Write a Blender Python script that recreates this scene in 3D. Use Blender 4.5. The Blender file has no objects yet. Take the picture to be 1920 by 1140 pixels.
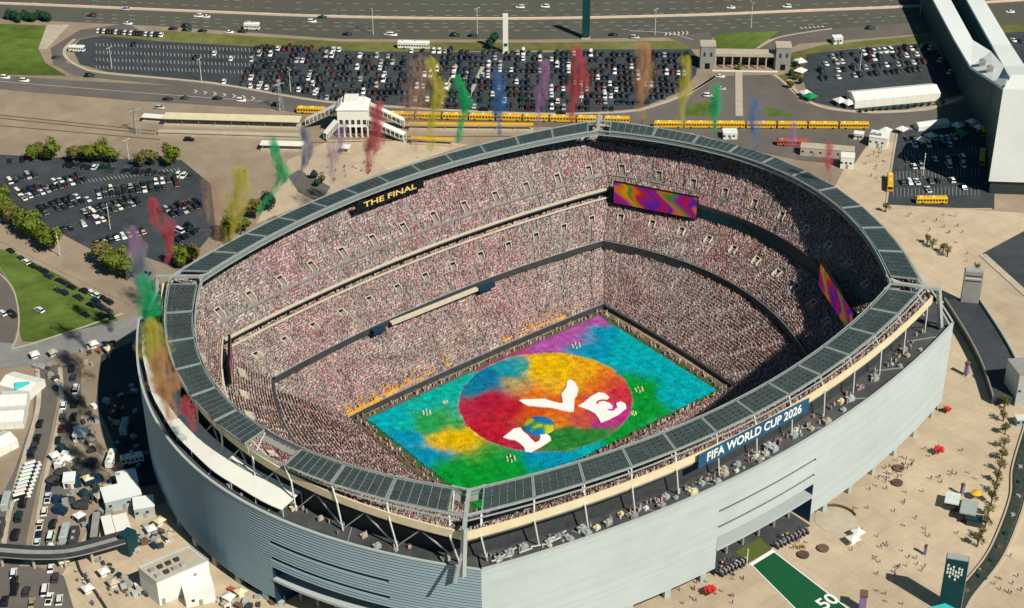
import bpy, bmesh, math, random
import numpy as np
from mathutils import Vector, Matrix
random.seed(7); rng = np.random.default_rng(7)
scene = bpy.context.scene
COL = scene.collection

# ------------------------------------------------------------------ camera
W, H = 1920.0, 1140.0
CAM = np.array([-314.7, -380.0, 347.6]); YAW, PITCH, ROLL, FPX = math.radians(38.37), math.radians(31.81), math.radians(-.39), 3238.2
_f = np.array([math.sin(YAW)*math.cos(PITCH), math.cos(YAW)*math.cos(PITCH), -math.sin(PITCH)])
_r = np.array([math.cos(YAW), -math.sin(YAW), 0.0]); _u = np.cross(_r, _f)
RGT = math.cos(ROLL)*_r + math.sin(ROLL)*_u; UPV = -math.sin(ROLL)*_r + math.cos(ROLL)*_u; FWD = _f
camd = bpy.data.cameras.new('camera'); cam = bpy.data.objects.new('camera', camd); COL.objects.link(cam)
cam.matrix_world = Matrix(((RGT[0], UPV[0], -FWD[0], CAM[0]), (RGT[1], UPV[1], -FWD[1], CAM[1]), (RGT[2], UPV[2], -FWD[2], CAM[2]), (0, 0, 0, 1)))
camd.sensor_width = 36.0; camd.lens = 36.0*FPX/W; camd.clip_start = 1.0; camd.clip_end = 20000.0
scene.camera = cam

def at(x, y, z=0.0):
    """a photo pixel on the level z -> a point of the place"""
    d = FWD + (x-W/2)/FPX*RGT - (y-H/2)/FPX*UPV
    t = (z-CAM[2])/d[2]
    p = CAM + d*t
    return (float(p[0]), float(p[1]), float(z))
def pix(p):
    d = np.asarray(p, float)-CAM; z = d@FWD
    return W/2+FPX*(d@RGT)/z, H/2-FPX*(d@UPV)/z
def height_at(base, row):
    """height of a thing standing at base whose top shows on that pixel row"""
    lo, hi = -2.0, 150.0
    for _ in range(40):
        m = (lo+hi)/2
        if pix((base[0], base[1], m))[1] > row: lo = m
        else: hi = m
    return lo

# ------------------------------------------------------------------ light
SUN_EL = math.radians(46); SUN_AZ = math.radians(-87)      # the sun stands over -y
world = bpy.data.worlds.new('World'); scene.world = world; world.use_nodes = True
nt = world.node_tree; bg = nt.nodes['Background']
sky = nt.nodes.new('ShaderNodeTexSky'); sky.sky_type = 'NISHITA'; sky.sun_disc = False
sky.sun_elevation = SUN_EL; sky.sun_rotation = math.radians(90)-SUN_AZ; sky.dust_density = .3; sky.ozone_density = 3.0
tint = nt.nodes.new('ShaderNodeVectorMath'); tint.operation = 'MULTIPLY'; tint.inputs[1].default_value = (.55, 1.02, 1.0)   # the photograph's cool cast
nt.links.new(sky.outputs[0], tint.inputs[0]); nt.links.new(tint.outputs[0], bg.inputs[0]); bg.inputs[1].default_value = 0.05*.84
sd = bpy.data.lights.new('sun', 'SUN'); sd.energy = 4.9; sd.angle = math.radians(.53); sd.color = (1.0, .93, .80)
sun = bpy.data.objects.new('sun', sd); COL.objects.link(sun)
sdir = Vector((math.cos(SUN_AZ)*math.cos(SUN_EL), math.sin(SUN_AZ)*math.cos(SUN_EL), math.sin(SUN_EL)))
sun.rotation_euler = sdir.to_track_quat('Z', 'Y').to_euler(); sun.location = sdir*900
scene.view_settings.view_transform = 'Standard'; scene.view_settings.look = 'None'; scene.view_settings.exposure = 0.0; scene.view_settings.gamma = 1.0
scene.cycles.volume_bounces = 1; scene.cycles.max_bounces = 6; scene.cycles.diffuse_bounces = 2; scene.cycles.transparent_max_bounces = 12

# ------------------------------------------------------------------ materials
M = {}
def mat(name, col, rough=.85, var=.18, scale=.25, bump=0., metal=0., spec=.10, attr=None, objcol=False, emit=None, stretch=None, var2=0., tint_each=0., slab=0.):
    m = bpy.data.materials.new(name); m.use_nodes = True; n = m.node_tree.nodes; l = m.node_tree.links
    b = n['Principled BSDF']; b.inputs['Roughness'].default_value = rough; b.inputs['Metallic'].default_value = metal
    b.inputs['Specular IOR Level'].default_value = spec
    if attr: src = n.new('ShaderNodeAttribute'); src.attribute_name = attr; c0 = src.outputs['Color']
    elif objcol: src = n.new('ShaderNodeObjectInfo'); c0 = src.outputs['Color']
    else: src = n.new('ShaderNodeRGB'); src.outputs[0].default_value = (*col, 1); c0 = src.outputs[0]
    geo = n.new('ShaderNodeNewGeometry'); vec = geo.outputs['Position']
    if stretch:
        mp = n.new('ShaderNodeMapping'); mp.inputs['Scale'].default_value = stretch; l.new(vec, mp.inputs['Vector']); vec = mp.outputs[0]
    if var > 0:
        no = n.new('ShaderNodeTexNoise'); no.inputs['Scale'].default_value = scale; no.inputs['Detail'].default_value = 7; no.inputs['Roughness'].default_value = .65
        l.new(vec, no.inputs['Vector'])
        mr = n.new('ShaderNodeMapRange'); mr.inputs[1].default_value = .3; mr.inputs[2].default_value = .7; mr.inputs[3].default_value = 1-var; mr.inputs[4].default_value = 1+var
        l.new(no.outputs['Fac'], mr.inputs[0]); fac = mr.outputs[0]
        if var2 > 0:
            n2 = n.new('ShaderNodeTexNoise'); n2.inputs['Scale'].default_value = scale*.13; n2.inputs['Detail'].default_value = 3; l.new(vec, n2.inputs['Vector'])
            m2 = n.new('ShaderNodeMapRange'); m2.inputs[1].default_value = .35; m2.inputs[2].default_value = .65; m2.inputs[3].default_value = 1-var2; m2.inputs[4].default_value = 1+var2
            l.new(n2.outputs['Fac'], m2.inputs[0])
            mu = n.new('ShaderNodeMath'); mu.operation = 'MULTIPLY'; l.new(fac, mu.inputs[0]); l.new(m2.outputs[0], mu.inputs[1]); fac = mu.outputs[0]
        vm = n.new('ShaderNodeVectorMath'); vm.operation = 'SCALE'; l.new(c0, vm.inputs[0]); l.new(fac, vm.inputs['Scale']); c0 = vm.outputs[0]
    l.new(c0, b.inputs['Base Color'])
    if bump > 0:
        nb = n.new('ShaderNodeTexNoise'); nb.inputs['Scale'].default_value = scale*6; nb.inputs['Detail'].default_value = 4; l.new(vec, nb.inputs['Vector'])
        bp = n.new('ShaderNodeBump'); bp.inputs['Strength'].default_value = bump; bp.inputs['Distance'].default_value = .3; l.new(nb.outputs['Fac'], bp.inputs['Height']); l.new(bp.outputs[0], b.inputs['Normal'])
    if emit:
        l.new(c0, b.inputs['Emission Color']); b.inputs['Emission Strength'].default_value = emit
    if tint_each:
        oi = n.new('ShaderNodeObjectInfo'); mr = n.new('ShaderNodeMapRange'); mr.inputs[3].default_value = 1-tint_each; mr.inputs[4].default_value = 1+tint_each; l.new(oi.outputs['Random'], mr.inputs[0]); vm = n.new('ShaderNodeVectorMath'); vm.operation = 'SCALE'; l.new(c0, vm.inputs[0]); l.new(mr.outputs[0], vm.inputs['Scale']); l.new(vm.outputs[0], b.inputs['Base Color'])
    if slab:
        bk = n.new('ShaderNodeTexBrick'); bk.inputs['Scale'].default_value = 1.; bk.inputs['Brick Width'].default_value = slab; bk.inputs['Row Height'].default_value = slab; bk.inputs['Mortar Size'].default_value = .07; bk.offset = 0; bk.inputs['Color1'].default_value = (1.03, 1.03, 1.03, 1); bk.inputs['Color2'].default_value = (.95, .95, .95, 1); bk.inputs['Mortar'].default_value = (.78, .76, .74, 1); l.new(vec, bk.inputs['Vector'])
        vm = n.new('ShaderNodeVectorMath'); vm.operation = 'MULTIPLY'; l.new(c0, vm.inputs[0]); l.new(bk.outputs['Color'], vm.inputs[1]); l.new(vm.outputs[0], b.inputs['Base Color'])
    M[name] = m; return m
mat('dirt', (.31, .245, .18), .95, .16, .09, .2, var2=.16)
mat('plaza', (.52, .42, .30), .9, .12, .14, .1, var2=.12, slab=7.5)
mat('highway', (.105, .105, .088), .9, .10, .05, .1, stretch=(.25, 1, 1), var2=.08)
mat('road', (.145, .13, .118), .9, .14, .08, .1, var2=.10)
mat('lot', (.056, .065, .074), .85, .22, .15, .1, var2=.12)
mat('grey_paving', (.25, .25, .25), .9, .18, .15, .1, var2=.1)
mat('grass', (.095, .145, .028), .95, .35, .12, .3, var2=.3)
mat('dry_grass', (.15, .155, .05), .95, .3, .12, .3, var2=.22)
mat('concrete', (.48, .42, .33), .9, .14, .2, .1)
mat('concrete_grey', (.30, .30, .29), .9, .15, .3, .1)
mat('paint_white', (.78, .76, .70), .7, .10, .6)
mat('median', (.75, .58, .46), .8, .1, .3)
mat('white_panel', (.42, .475, .475), .55, .05, .12, var2=.05, tint_each=.03)
mat('white_panel_shade', (.30, .41, .47), .5, .05, .05, metal=.15, var2=.04, tint_each=.05)  # louvres off the sunny side, blue skylit shade put into the colour
mat('facade_dark', (.05, .055, .06), .7, .2, .3)
mat('deck', (.075, .08, .085), .9, .3, .2, .1, var2=.2)
mat('step', (.30, .265, .255), .85, .25, .5)
mat('beige_wall', (.72, .63, .42), .8, .10, .25)
mat('fascia', (.62, .56, .44), .7, .12, .4)
mat('dark_band', (.055, .06, .065), .6, .25, .4)
mat('glass_dark', (.03, .045, .055), .15, .2, .4, spec=.5)
mat('steel', (.42, .46, .45), .5, .12, .5, metal=.2)
mat('steel_pale', (.62, .66, .63), .5, .12, .5)
mat('solar', (.055, .075, .075), .28, .25, .35, spec=.5)
mat('solar_frame', (.27, .32, .31), .5, .1, .5)
mat('tent_white', (.80, .80, .74), .7, .05, .3)
mat('roof_white', (.78, .82, .80), .6, .05, .08, var2=.04)
mat('yellow', (.72, .43, .03), .45, .10, .4)
mat('orange', (.75, .38, .06), .7, .3, .8)
mat('turf', (.055, .11, .035), .95, .3, .3, .2, var2=.2)
mat('carpet', (.012, .095, .040), .95, .12, .4)
mat('carpet_light', (.10, .13, .03), .95, .15, .4)
mat('blue', (.022, .10, .19), .6, .15, .3)
mat('navy', (.015, .04, .08), .6, .15, .3)
mat('teal_dark', (.012, .055, .065), .35, .15, .3)
mat('cyan', (.05, .50, .52), .6, .1, .4)
mat('red', (.55, .03, .03), .5, .2, .8)
mat('brick_red', (.42, .10, .05), .8, .2, .8)
mat('purple', (.25, .19, .36), .6, .15, .8)
mat('tire', (.012, .012, .013), .8, 0)
mat('wood_brown', (.16, .10, .07), .85, .2, .8)
mat('bark', (.10, .075, .055), .9, .2, 1.0)
mat('leaf', (.12, .16, .022), .75, .35, .6)
mat('leaf_olive', (.16, .145, .045), .8, .35, .6)
mat('leaf_dark', (.025, .075, .045), .8, .35, .6)
mat('skin', (.48, .29, .20), .6, .1, 2.)
mat('hair', (.03, .022, .018), .7, 0)
mat('trousers', (.05, .055, .075), .8, .2, 2.)
mat('shirt', (1, 1, 1), .8, .08, 3., objcol=True)
mat('car_paint', (1, 1, 1), .3, .03, 1., spec=.5, objcol=True)
mat('car_glass', (.012, .016, .02), .12, 0, spec=.6)
mat('lamp', (.7, .7, .66), .3, 0)
mat('crowd', (1, 1, 1), .85, .12, 2.5, attr='Col')
mat('print', (1, 1, 1), .95, .14, .55, .12, spec=.02, attr='Col')
mat('screen', (1, 1, 1), .5, .05, .5, attr='Col', emit=.5)
mat('hall_wall_shade', (.05, .11, .12), .5, .1, .2)  # side walls of the white hall, their shade put into the colour
mat('catwalk_grey', (.20, .24, .24), .6, .2, .6)
mat('board_gold', (.72, .40, .10), .7, .3, .5)
mat('hedge_grey', (.045, .06, .05), .9, .4, .8)
mat('black', (.012, .013, .015), .6, .1, 1.)
mat('lettering', (.86, .86, .84), .6, .03, 1.)
mat('lettering_gold', (.80, .56, .16), .6, .03, 1.)

# ------------------------------------------------------------------ builders
class MB:
    def __init__(s): s.v = []; s.f = []; s.m = []
    def quad(s, a, b, c, d, m=0):
        i = len(s.v); s.v += [tuple(a), tuple(b), tuple(c), tuple(d)]; s.f.append((i, i+1, i+2, i+3)); s.m.append(m)
    def poly(s, pts, m=0):
        i = len(s.v); s.v += [tuple(p) for p in pts]; s.f.append(tuple(range(i, i+len(pts)))); s.m.append(m)
    def hexa(s, P, m=0):
        """8 points: bottom ring 0-3 counter-clockwise from above, top ring 4-7"""
        i = len(s.v); s.v += [tuple(p) for p in P]
        for f in ((3, 2, 1, 0), (4, 5, 6, 7), (0, 1, 5, 4), (1, 2, 6, 5), (2, 3, 7, 6), (3, 0, 4, 7)):
            s.f.append(tuple(i+k for k in f)); s.m.append(m)
    def box(s, c, size, rz=0., m=0, taper=1.):
        hx, hy, hz = size[0]/2, size[1]/2, size[2]; ca, sa = math.cos(rz), math.sin(rz); P = []
        for k, z in ((1., 0.), (taper, hz)):
            for x, y in ((-hx, -hy), (hx, -hy), (hx, hy), (-hx, hy)):
                x *= k; y *= k; P.append((c[0]+ca*x-sa*y, c[1]+sa*x+ca*y, c[2]+z))
        s.hexa(P, m)
    def prism(s, pts, z0, z1, m=0, mt=None):
        n = len(pts); i = len(s.v)
        s.v += [(p[0], p[1], z0 if not callable(z0) else z0(p)) for p in pts]
        s.v += [(p[0], p[1], (p[2] if z1 is None else z1)) for p in pts]
        A = sum(pts[k][0]*pts[(k+1) % n][1]-pts[(k+1) % n][0]*pts[k][1] for k in range(n))
        top = list(range(i+n, i+2*n)); bot = list(range(i, i+n))
        if A < 0: top.reverse()
        else: bot.reverse()
        s.f += [tuple(top), tuple(bot)]; s.m += [m if mt is None else mt, m]
        for k in range(n):
            q = (k+1) % n
            f = (i+k, i+q, i+n+q, i+n+k)
            s.f.append(f if A > 0 else f[::-1]); s.m.append(m)
    def bar(s, a, b, w, h=None, m=0):
        a = Vector(a); b = Vector(b); h = h or w; d = (b-a)
        if d.length < 1e-6: return
        d.normalize(); up = Vector((0, 0, 1)) if abs(d.z) < .95 else Vector((1, 0, 0))
        x = d.cross(up).normalized()*(w/2); y = x.cross(d).normalized()*(h/2)
        s.hexa([a-x-y, b-x-y, b+x-y, a+x-y, a-x+y, b-x+y, b+x+y, a+x+y], m)
    def tube(s, pts, rad, seg=6, m=0, cap=True):
        i0 = len(s.v); n = len(pts)
        for k, p in enumerate(pts):
            p = Vector(p); d = Vector(pts[min(k+1, n-1)])-Vector(pts[max(k-1, 0)]); d.normalize()
            up = Vector((0, 0, 1)) if abs(d.z) < .95 else Vector((1, 0, 0)); x = d.cross(up).normalized(); y = x.cross(d)
            r = rad[k] if hasattr(rad, '__len__') else rad
            for j in range(seg):
                a = 2*math.pi*j/seg; s.v.append(tuple(p+x*(r*math.cos(a))+y*(r*math.sin(a))))
        for k in range(n-1):
            for j in range(seg):
                q = (j+1) % seg; s.f.append((i0+k*seg+j, i0+(k+1)*seg+j, i0+(k+1)*seg+q, i0+k*seg+q)); s.m.append(m)
        if cap:
            s.f.append(tuple(i0+j for j in range(seg))); s.m.append(m); s.f.append(tuple(i0+(n-1)*seg+j for j in reversed(range(seg)))); s.m.append(m)
    def mesh(s, name, mats):
        me = bpy.data.meshes.new(name); me.from_pydata(s.v, [], s.f)
        for x in (mats if isinstance(mats, (list, tuple)) else [mats]): me.materials.append(M[x])
        if any(s.m): me.polygons.foreach_set('material_index', s.m)
        me.update(); return me
    def build(s, name, mats, parent=None, loc=None, rz=0.): return link(name, s.mesh(name, mats), parent, loc, rz)
def link(name, me, parent=None, loc=None, rz=0.):
    o = bpy.data.objects.new(name, me); COL.objects.link(o)
    if parent is not None: o.parent = parent
    if loc is not None: o.location = loc
    if rz: o.rotation_euler = (0, 0, rz)
    return o
def tag(o, label=None, cat=None, group=None, kind=None):
    if label: o['label'] = label
    if cat: o['category'] = cat
    if group: o['group'] = group
    if kind: o['kind'] = kind
    return o
def thing(name, label, cat, loc=(0, 0, 0), rz=0., group=None):
    return tag(link(name, None, None, loc, rz), label, cat, group)
def smooth(o):
    for p in o.data.polygons: p.use_smooth = True
    return o
def nice_ngons(me):
    bm = bmesh.new(); bm.from_mesh(me); bmesh.ops.triangulate(bm, faces=[f for f in bm.faces if len(f.verts) > 4]); bm.to_mesh(me); bm.free()

# ------------------------------------------------------------------ ground and roads
LV = [0.0]
def sheet(name, pts, m, label, level):
    mb = MB(); P = [at(x, y, level*.03) for x, y in pts]
    A = sum(P[k][0]*P[(k+1) % len(P)][1]-P[(k+1) % len(P)][0]*P[k][1] for k in range(len(P)))
    if A < 0: P.reverse()
    mb.poly(P); o = mb.build(name, m); nice_ngons(o.data)
    return tag(o, label, None, None, 'structure')
def smooth_path(pts, n=8):
    out = []; P = [Vector(p) for p in pts]
    for i in range(len(P)-1):
        p0 = P[max(i-1, 0)]; p1 = P[i]; p2 = P[i+1]; p3 = P[min(i+2, len(P)-1)]
        for k in range(n):
            t = k/n; out.append(.5*((2*p1)+(p2-p0)*t+(2*p0-5*p1+4*p2-p3)*t*t+(3*p1-p0-3*p2+p3)*t*t*t))
    out.append(P[-1]); return out
def ribbon(mb, pts, w, h, z=0., m=0):
    """a raised strip along ground points"""
    P = [Vector((p[0], p[1], 0)) for p in pts]; n = len(P); L = []; R = []
    for k in range(n):
        d = P[min(k+1, n-1)]-P[max(k-1, 0)]; d.normalize(); x = Vector((d.y, -d.x, 0))*(w/2); L.append(P[k]-x); R.append(P[k]+x)
    for k in range(n-1):
        a, b, c, d = L[k], R[k], R[k+1], L[k+1]
        mb.hexa([(q.x, q.y, z) for q in (a, b, c, d)]+[(q.x, q.y, z+h) for q in (a, b, c, d)], m)
def spline_px(pts, n=6, z=0.): return [tuple(q) for q in smooth_path([at(x, y, z) for x, y in pts], n)]

g = MB(); G = 4500.; g.quad((-G, -G, 0), (G, -G, 0), (G, G, 0), (-G, G, 0)); tag(g.build('ground', 'dirt'), 'tan bare ground around the stadium', None, None, 'structure')
sheet('plaza', [(1240, 1500), (940, 1100), (1300, 1050), (1500, 900), (1560, 360), (1625, 235), (1690, 232), (1690, 385), (1850, 395), (2300, 420), (2500, 1500)], 'plaza', 'pale beige stadium plaza', 1)
sheet('plaza', [(160, 1000), (420, 900), (700, 1050), (940, 1100), (1240, 1500), (100, 1500), (60, 1180)], 'plaza', 'pale paved forecourt below the louvred facade', 1)
sheet('plaza', [(540, 300), (620, 262), (760, 262), (880, 270), (700, 330), (480, 420)], 'plaza', 'sandy forecourt in front of the station', 1)
sheet('highway', [(-500, -75), (300, -48), (960, -26), (1500, -36), (2500, -80), (2500, 30), (1920, 52), (1740, 62), (1500, 74), (1300, 69), (1000, 74), (640, 73), (300, 49), (110, 40), (-300, 18)], 'highway', 'wide brown-grey highway across the top', 2)
sheet('lawn', [(-300, 40), (20, 45), (90, 48), (72, 92), (85, 118), (125, 142), (0, 140), (-300, 122)], 'grass', 'green lawn beside the looping road', 2)
sheet('grass_verge', [(160, 58), (320, 58), (640, 78), (1000, 80), (1300, 76), (1310, 92), (1060, 94), (700, 98), (480, 88), (300, 76), (190, 68)], 'dry_grass', 'dry green verge between highway and long car park', 2)
sheet('path', [(88, 46), (130, 46), (108, 70), (86, 93), (72, 91)], 'concrete', 'pale concrete path on the lawn', 3)
sheet('road', [(240, 44), (150, 56), (95, 90), (100, 120), (140, 142), (380, 165), (640, 200), (640, 190), (380, 152), (190, 136), (125, 118), (118, 95), (150, 72), (260, 56)], 'road', 'narrow road looping round the car park end', 3)
sheet('road', [(-300, 116), (0, 141), (140, 151), (360, 162), (480, 177), (640, 196), (800, 206), (980, 214), (1200, 209), (1290, 180), (1330, 150), (1330, 250), (640, 222), (500, 203), (260, 189), (0, 167), (-300, 142)], 'road', 'road running below the long car park', 4)
sheet('forecourt', [(1330, 143), (1445, 140), (1470, 160), (1500, 190), (1560, 207), (1640, 213), (1740, 207), (1870, 176), (1900, 215), (1700, 236), (1640, 252), (1600, 310), (1500, 300), (1300, 260)], 'road', 'asphalt forecourt in front of the gatehouse', 5)
sheet('road', [(1250, 69), (1330, 60), (1345, 92), (1312, 92)], 'road', 'slip road left of the gatehouse', 3)
sheet('road', [(1420, 92), (1460, 70), (1560, 55), (1740, 40), (1745, 62), (1500, 82), (1470, 95)], 'road', 'slip road right of the gatehouse', 3)
sheet('lawn', [(1338, 66), (1400, 60), (1462, 58), (1415, 91), (1345, 93)], 'grass', 'bright green lawn behind the gatehouse', 4)
sheet('lawn', [(1288, 200), (1325, 188), (1347, 205), (1345, 216), (1285, 217)], 'grass', 'small lawn wedge left of the median', 6)
sheet('lawn', [(1432, 200), (1450, 203), (1492, 216), (1440, 218)], 'grass', 'small lawn wedge right of the median', 6)
sheet('lawn', [(1452, 142), (1478, 138), (1482, 168), (1470, 162)], 'dry_grass', 'ochre lawn corner beside the gatehouse tower', 6)
sheet('grass_verge', [(1478, 100), (1545, 84), (1745, 64), (1748, 76), (1560, 94), (1515, 102), (1505, 150), (1480, 150)], 'dry_grass', 'olive verge around the right-hand car park', 3)
sheet('grass_verge', [(1860, 50), (2200, 20), (2200, 42), (1870, 62)], 'dry_grass', 'olive verge right of the white hall', 3)
LOT_A = [(136, 92), (150, 74), (190, 67), (300, 77), (480, 88), (700, 97), (1040, 98), (1060, 93), (1295, 92), (1310, 110), (1305, 140), (1280, 170), (1200, 203), (1100, 211), (1000, 211), (800, 202), (600, 186), (400, 153), (200, 134), (150, 120)]
sheet('car_park', LOT_A, 'lot', 'long dark asphalt car park by the highway', 4)
LOT_C = [(1512, 102), (1560, 95), (1725, 80), (1790, 122), (1805, 150), (1820, 172), (1700, 205), (1600, 208), (1520, 190), (1506, 150)]
sheet('car_park', LOT_C, 'lot', 'dark car park between gatehouse and white hall', 4)
LOT_D = [(1682, 246), (1850, 226), (1868, 226), (1864, 392), (1660, 383)]
sheet('car_park', LOT_D, 'lot', 'square car park at the foot of the white hall', 6)
sheet('car_park', [(1842, 475), (1935, 425), (2200, 340), (2300, 700), (1990, 615)], 'lot', 'dark asphalt corner at the right edge', 4)
sheet('car_park', [(1870, 62), (2200, 42), (2200, 160), (1905, 160)], 'lot', 'dark car park beyond the white hall', 4)
LOT_B = [(-250, 310), (0, 290), (130, 296), (340, 300), (395, 345), (405, 430), (340, 505), (240, 470), (180, 472), (100, 430), (30, 385), (-250, 330)]
sheet('car_park', LOT_B, 'lot', 'tree-lined car park behind the left rim', 4)
sheet('lawn', [(-120, 450), (20, 470), (120, 520), (212, 582), (222, 602), (120, 642), (42, 640), (30, 600), (28, 545), (0, 500), (-60, 470)], 'grass', 'green lawn with cars parked along its edge', 3)
sheet('car_park', [(-300, 440), (0, 502), (30, 560), (34, 610), (22, 655), (0, 662), (-300, 700)], 'road', 'grey curved roadway at the left edge', 4)
sheet('road', [(-250, 700), (0, 642), (60, 646), (150, 618), (262, 592), (265, 622), (200, 645), (70, 682), (0, 690), (-250, 745)], 'grey_paving', 'grey service road crossing on the left', 5)
sheet('road', [(66, 686), (112, 684), (107, 755), (92, 830), (70, 915), (52, 1000), (46, 1040), (-30, 1200), (-160, 1200), (-40, 1020), (28, 880), (62, 780)], 'road', 'brown-grey access road running down the left', 6)
sheet('road', [(118, 684), (152, 690), (152, 790), (132, 855), (134, 915), (100, 985), (92, 1036), (58, 1036), (70, 985), (92, 890), (106, 825), (122, 755)], 'road', 'second lane beside the access road', 6)
sheet('shadowed_yard', [(190, 665), (262, 636), (290, 760), (318, 905), (244, 915), (222, 850), (200, 800), (180, 760), (186, 700)], 'lot', 'yard darkened as stadium shadow at the foot of the facade', 4)  # dark sheet laid where the stadium's shadow falls, shade put into its colour
sheet('car_park', [(-60, 1062), (70, 1062), (120, 1080), (150, 1180), (-160, 1180)], 'road', 'grey car park below the footbridge', 7)
sheet('path', [(-200, 372), (0, 418), (120, 470), (262, 545), (262, 580), (120, 512), (0, 452), (-200, 400)], 'dirt', 'broad tan footpath between lawn and car park', 5)
sheet('path', [(540, 330), (560, 318), (620, 350), (600, 380), (560, 360)], 'road', 'short dark lane behind the rim', 5)

kb = MB()
for pts, w in (([(140, 74), (122, 92), (124, 108), (150, 126), (200, 138), (400, 157), (600, 190), (800, 205), (980, 213), (1100, 213), (1200, 206), (1290, 174), (1345, 141)], 1.6),
               ([(1480, 150), (1492, 172), (1520, 193), (1560, 205), (1640, 211), (1740, 204), (1822, 178)], 2.2),
               ([(1452, 141), (1475, 160), (1495, 180), (1515, 194)], 1.4), ([(1345, 141), (1320, 158), (1285, 180)], 1.4),
               ([(1683, 245), (1672, 310), (1662, 382)], .8), ([(1420, 91), (1462, 70), (1560, 54)], .7), ([(1842, 478), (1990, 612)], 3.0),
               ([(-20, 500), (20, 535), (34, 580), (34, 625), (22, 655)], .6), ([(22, 655), (60, 645), (150, 616), (230, 588)], .7),
               ([(70, 690), (72, 760), (48, 850), (18, 960), (2, 1060)], 1.6), ([(112, 690), (116, 750), (104, 820), (80, 920), (62, 1035)], 1.4), ([(1860, 392), (1700, 392), (1660, 388)], .5)):
    ribbon(kb, spline_px(pts), w, .32)
o = kb.build('kerbs', 'concrete'); tag(o, 'pale concrete kerbs along roads and car parks', None, None, 'structure')
md = MB(); ribbon(md, spline_px([(-100, 4), (60, 10), (350, 22), (640, 33), (960, 36.5), (1280, 30.5), (1500, 22), (1720, 13), (1980, -2)], 10), .9, 1.1)
tag(md.build('median_barrier', 'median'), 'pale concrete barrier down the middle of the highway', 'barrier')
md = MB(); ribbon(md, spline_px([(1385, 134), (1386, 218)], 2), 3.4, .32); tag(md.build('median_strip', 'concrete'), 'beige paved median leading to the gatehouse', None, None, 'structure')
lm = MB()
def lane(pts, w=.18, dash=None, z=.10):
    P = spline_px(pts, 12)
    if dash is None:
        ribbon(lm, P, w, .01, z); return
    acc = 0
    for a, b in zip(P[:-1], P[1:]):
        a = Vector(a); b = Vector(b); L = (b-a).length; t = 0
        while t < L:
            if acc % dash < dash*.35:
                e = min(t+dash*.35, L); d = (b-a)/L
                ribbon(lm, [a+d*t, a+d*e], w, .01, z)
            t += dash*.35; acc += dash*.35
for dy in (-26, -14, -5): lane([(60, 10+dy), (640, 33+dy), (1280, 30+dy), (1720, 13+dy)], .16, 9)
for dy in (10, 17, 24): lane([(160, 16+dy), (640, 33+dy), (1280, 30+dy), (1700, 13+dy)], .16, 9)
lane([(0, 153), (260, 174), (500, 191)], .2, None, .16); lane([(1300, 75), (1250, 62), (1180, 58)], .3, None, .12)
for k in range(7):
    x = 370+k*18; y = 172+k*2.1
    for s in (-1, 1): ribbon(lm, [at(x-6, y+s*3), at(x, y)], .45, .01, .16)
for k in range(6):
    x = 1290-k*8; y = 62+k*.4
    for s in (-1, 1): ribbon(lm, [at(x-3, y+s*3), at(x, y)], .5, .01, .14)
for k in range(6):
    x = 1500+k*8; y = 52-k*.6; ribbon(lm, [at(x, y), at(x+5, y+2.)], .6, .01, .14)
# stall lines in the emptier end of the long car park
for y0 in (84, 98, 112, 126):
    for x in range(180, 480, 7):
        y = y0+(x-180)*.035
        ribbon(lm, [at(x, y-3), at(x+1.2, y+3)], .14, .01, .14)
for a, b in (((1690, 290), (1835, 283)), ((1680, 330), (1835, 325)), ((1675, 362), (1835, 358))):
    for k in range(24):
        x = a[0]+(b[0]-a[0])*k/23; y = a[1]+(b[1]-a[1])*k/23; ribbon(lm, [at(x, y-8), at(x, y+8)], .07, .01, .2)
for k in range(40): # stalls between the rows of the tree-lined car park
    x = 60+k*7; y = 350-k*.9; ribbon(lm, [at(x, y), at(x+5, y+6)], .12, .01, .14)
tag(lm.build('road_markings', 'paint_white'), 'white painted lines on roads and car parks', None, None, 'structure')

# ------------------------------------------------------------------ stadium
def side_pt(spec, k, u, z=0.):
    """spec: half length x, half length y, bulge of the x sides, bulge of the y sides; k: 0 near, 1 right, 2 far, 3 left; u runs -1..1"""
    cx, cy, bx, by = spec; q = 1-u*u
    if k == 0: return (cx*u, -(cy+by*q), z)
    if k == 1: return (cx+bx*q, cy*u, z)
    if k == 2: return (-cx*u, cy+by*q, z)
    return (-(cx+bx*q), -cy*u, z)
def mix(a, b, t): return tuple(x+(y-x)*t for x, y in zip(a, b))
def wall_ring(mb, sa, za, sb, zb, seg=40, m=0, sides=(0, 1, 2, 3), u0=-1., u1=1.):
    for k in sides:
        for i in range(seg):
            a = u0+(u1-u0)*i/seg; b = u0+(u1-u0)*(i+1)/seg
            mb.quad(side_pt(sa, k, a, za), side_pt(sa, k, b, za), side_pt(sb, k, b, zb), side_pt(sb, k, a, zb), m)
def band(mb, spec, z0, z1, t, seg=40, m=0, sides=(0, 1, 2, 3), u0=-1., u1=1.):
    """a wall of thickness t (towards the outside) following a ring"""
    o = (spec[0]+t, spec[1]+t, spec[2], spec[3])
    for sa, za, sb, zb in ((spec, z0, spec, z1), (spec, z1, o, z1), (o, z1, o, z0), (o, z0, spec, z0)): wall_ring(mb, sa, za, sb, zb, seg, m, sides, u0, u1)
STAD = thing('stadium', 'large open-air stadium with white louvred facade and solar panel roof ring', 'stadium')
TIERS = [('lower_seating', (58.5, 35.6, 1.2, 1.2), 1.9, (80, 60, 16, 6), 13.2, 28), ('middle_seating', (75.5, 55.5, 16, 6.2), 14.4, (89, 67.5, 24, 8), 25.2, 22), ('upper_seating', (87.3, 66, 23, 7.5), 29.2, (96, 83, 27, 14.5), 46.2, 26)]
ROWS = []
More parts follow.
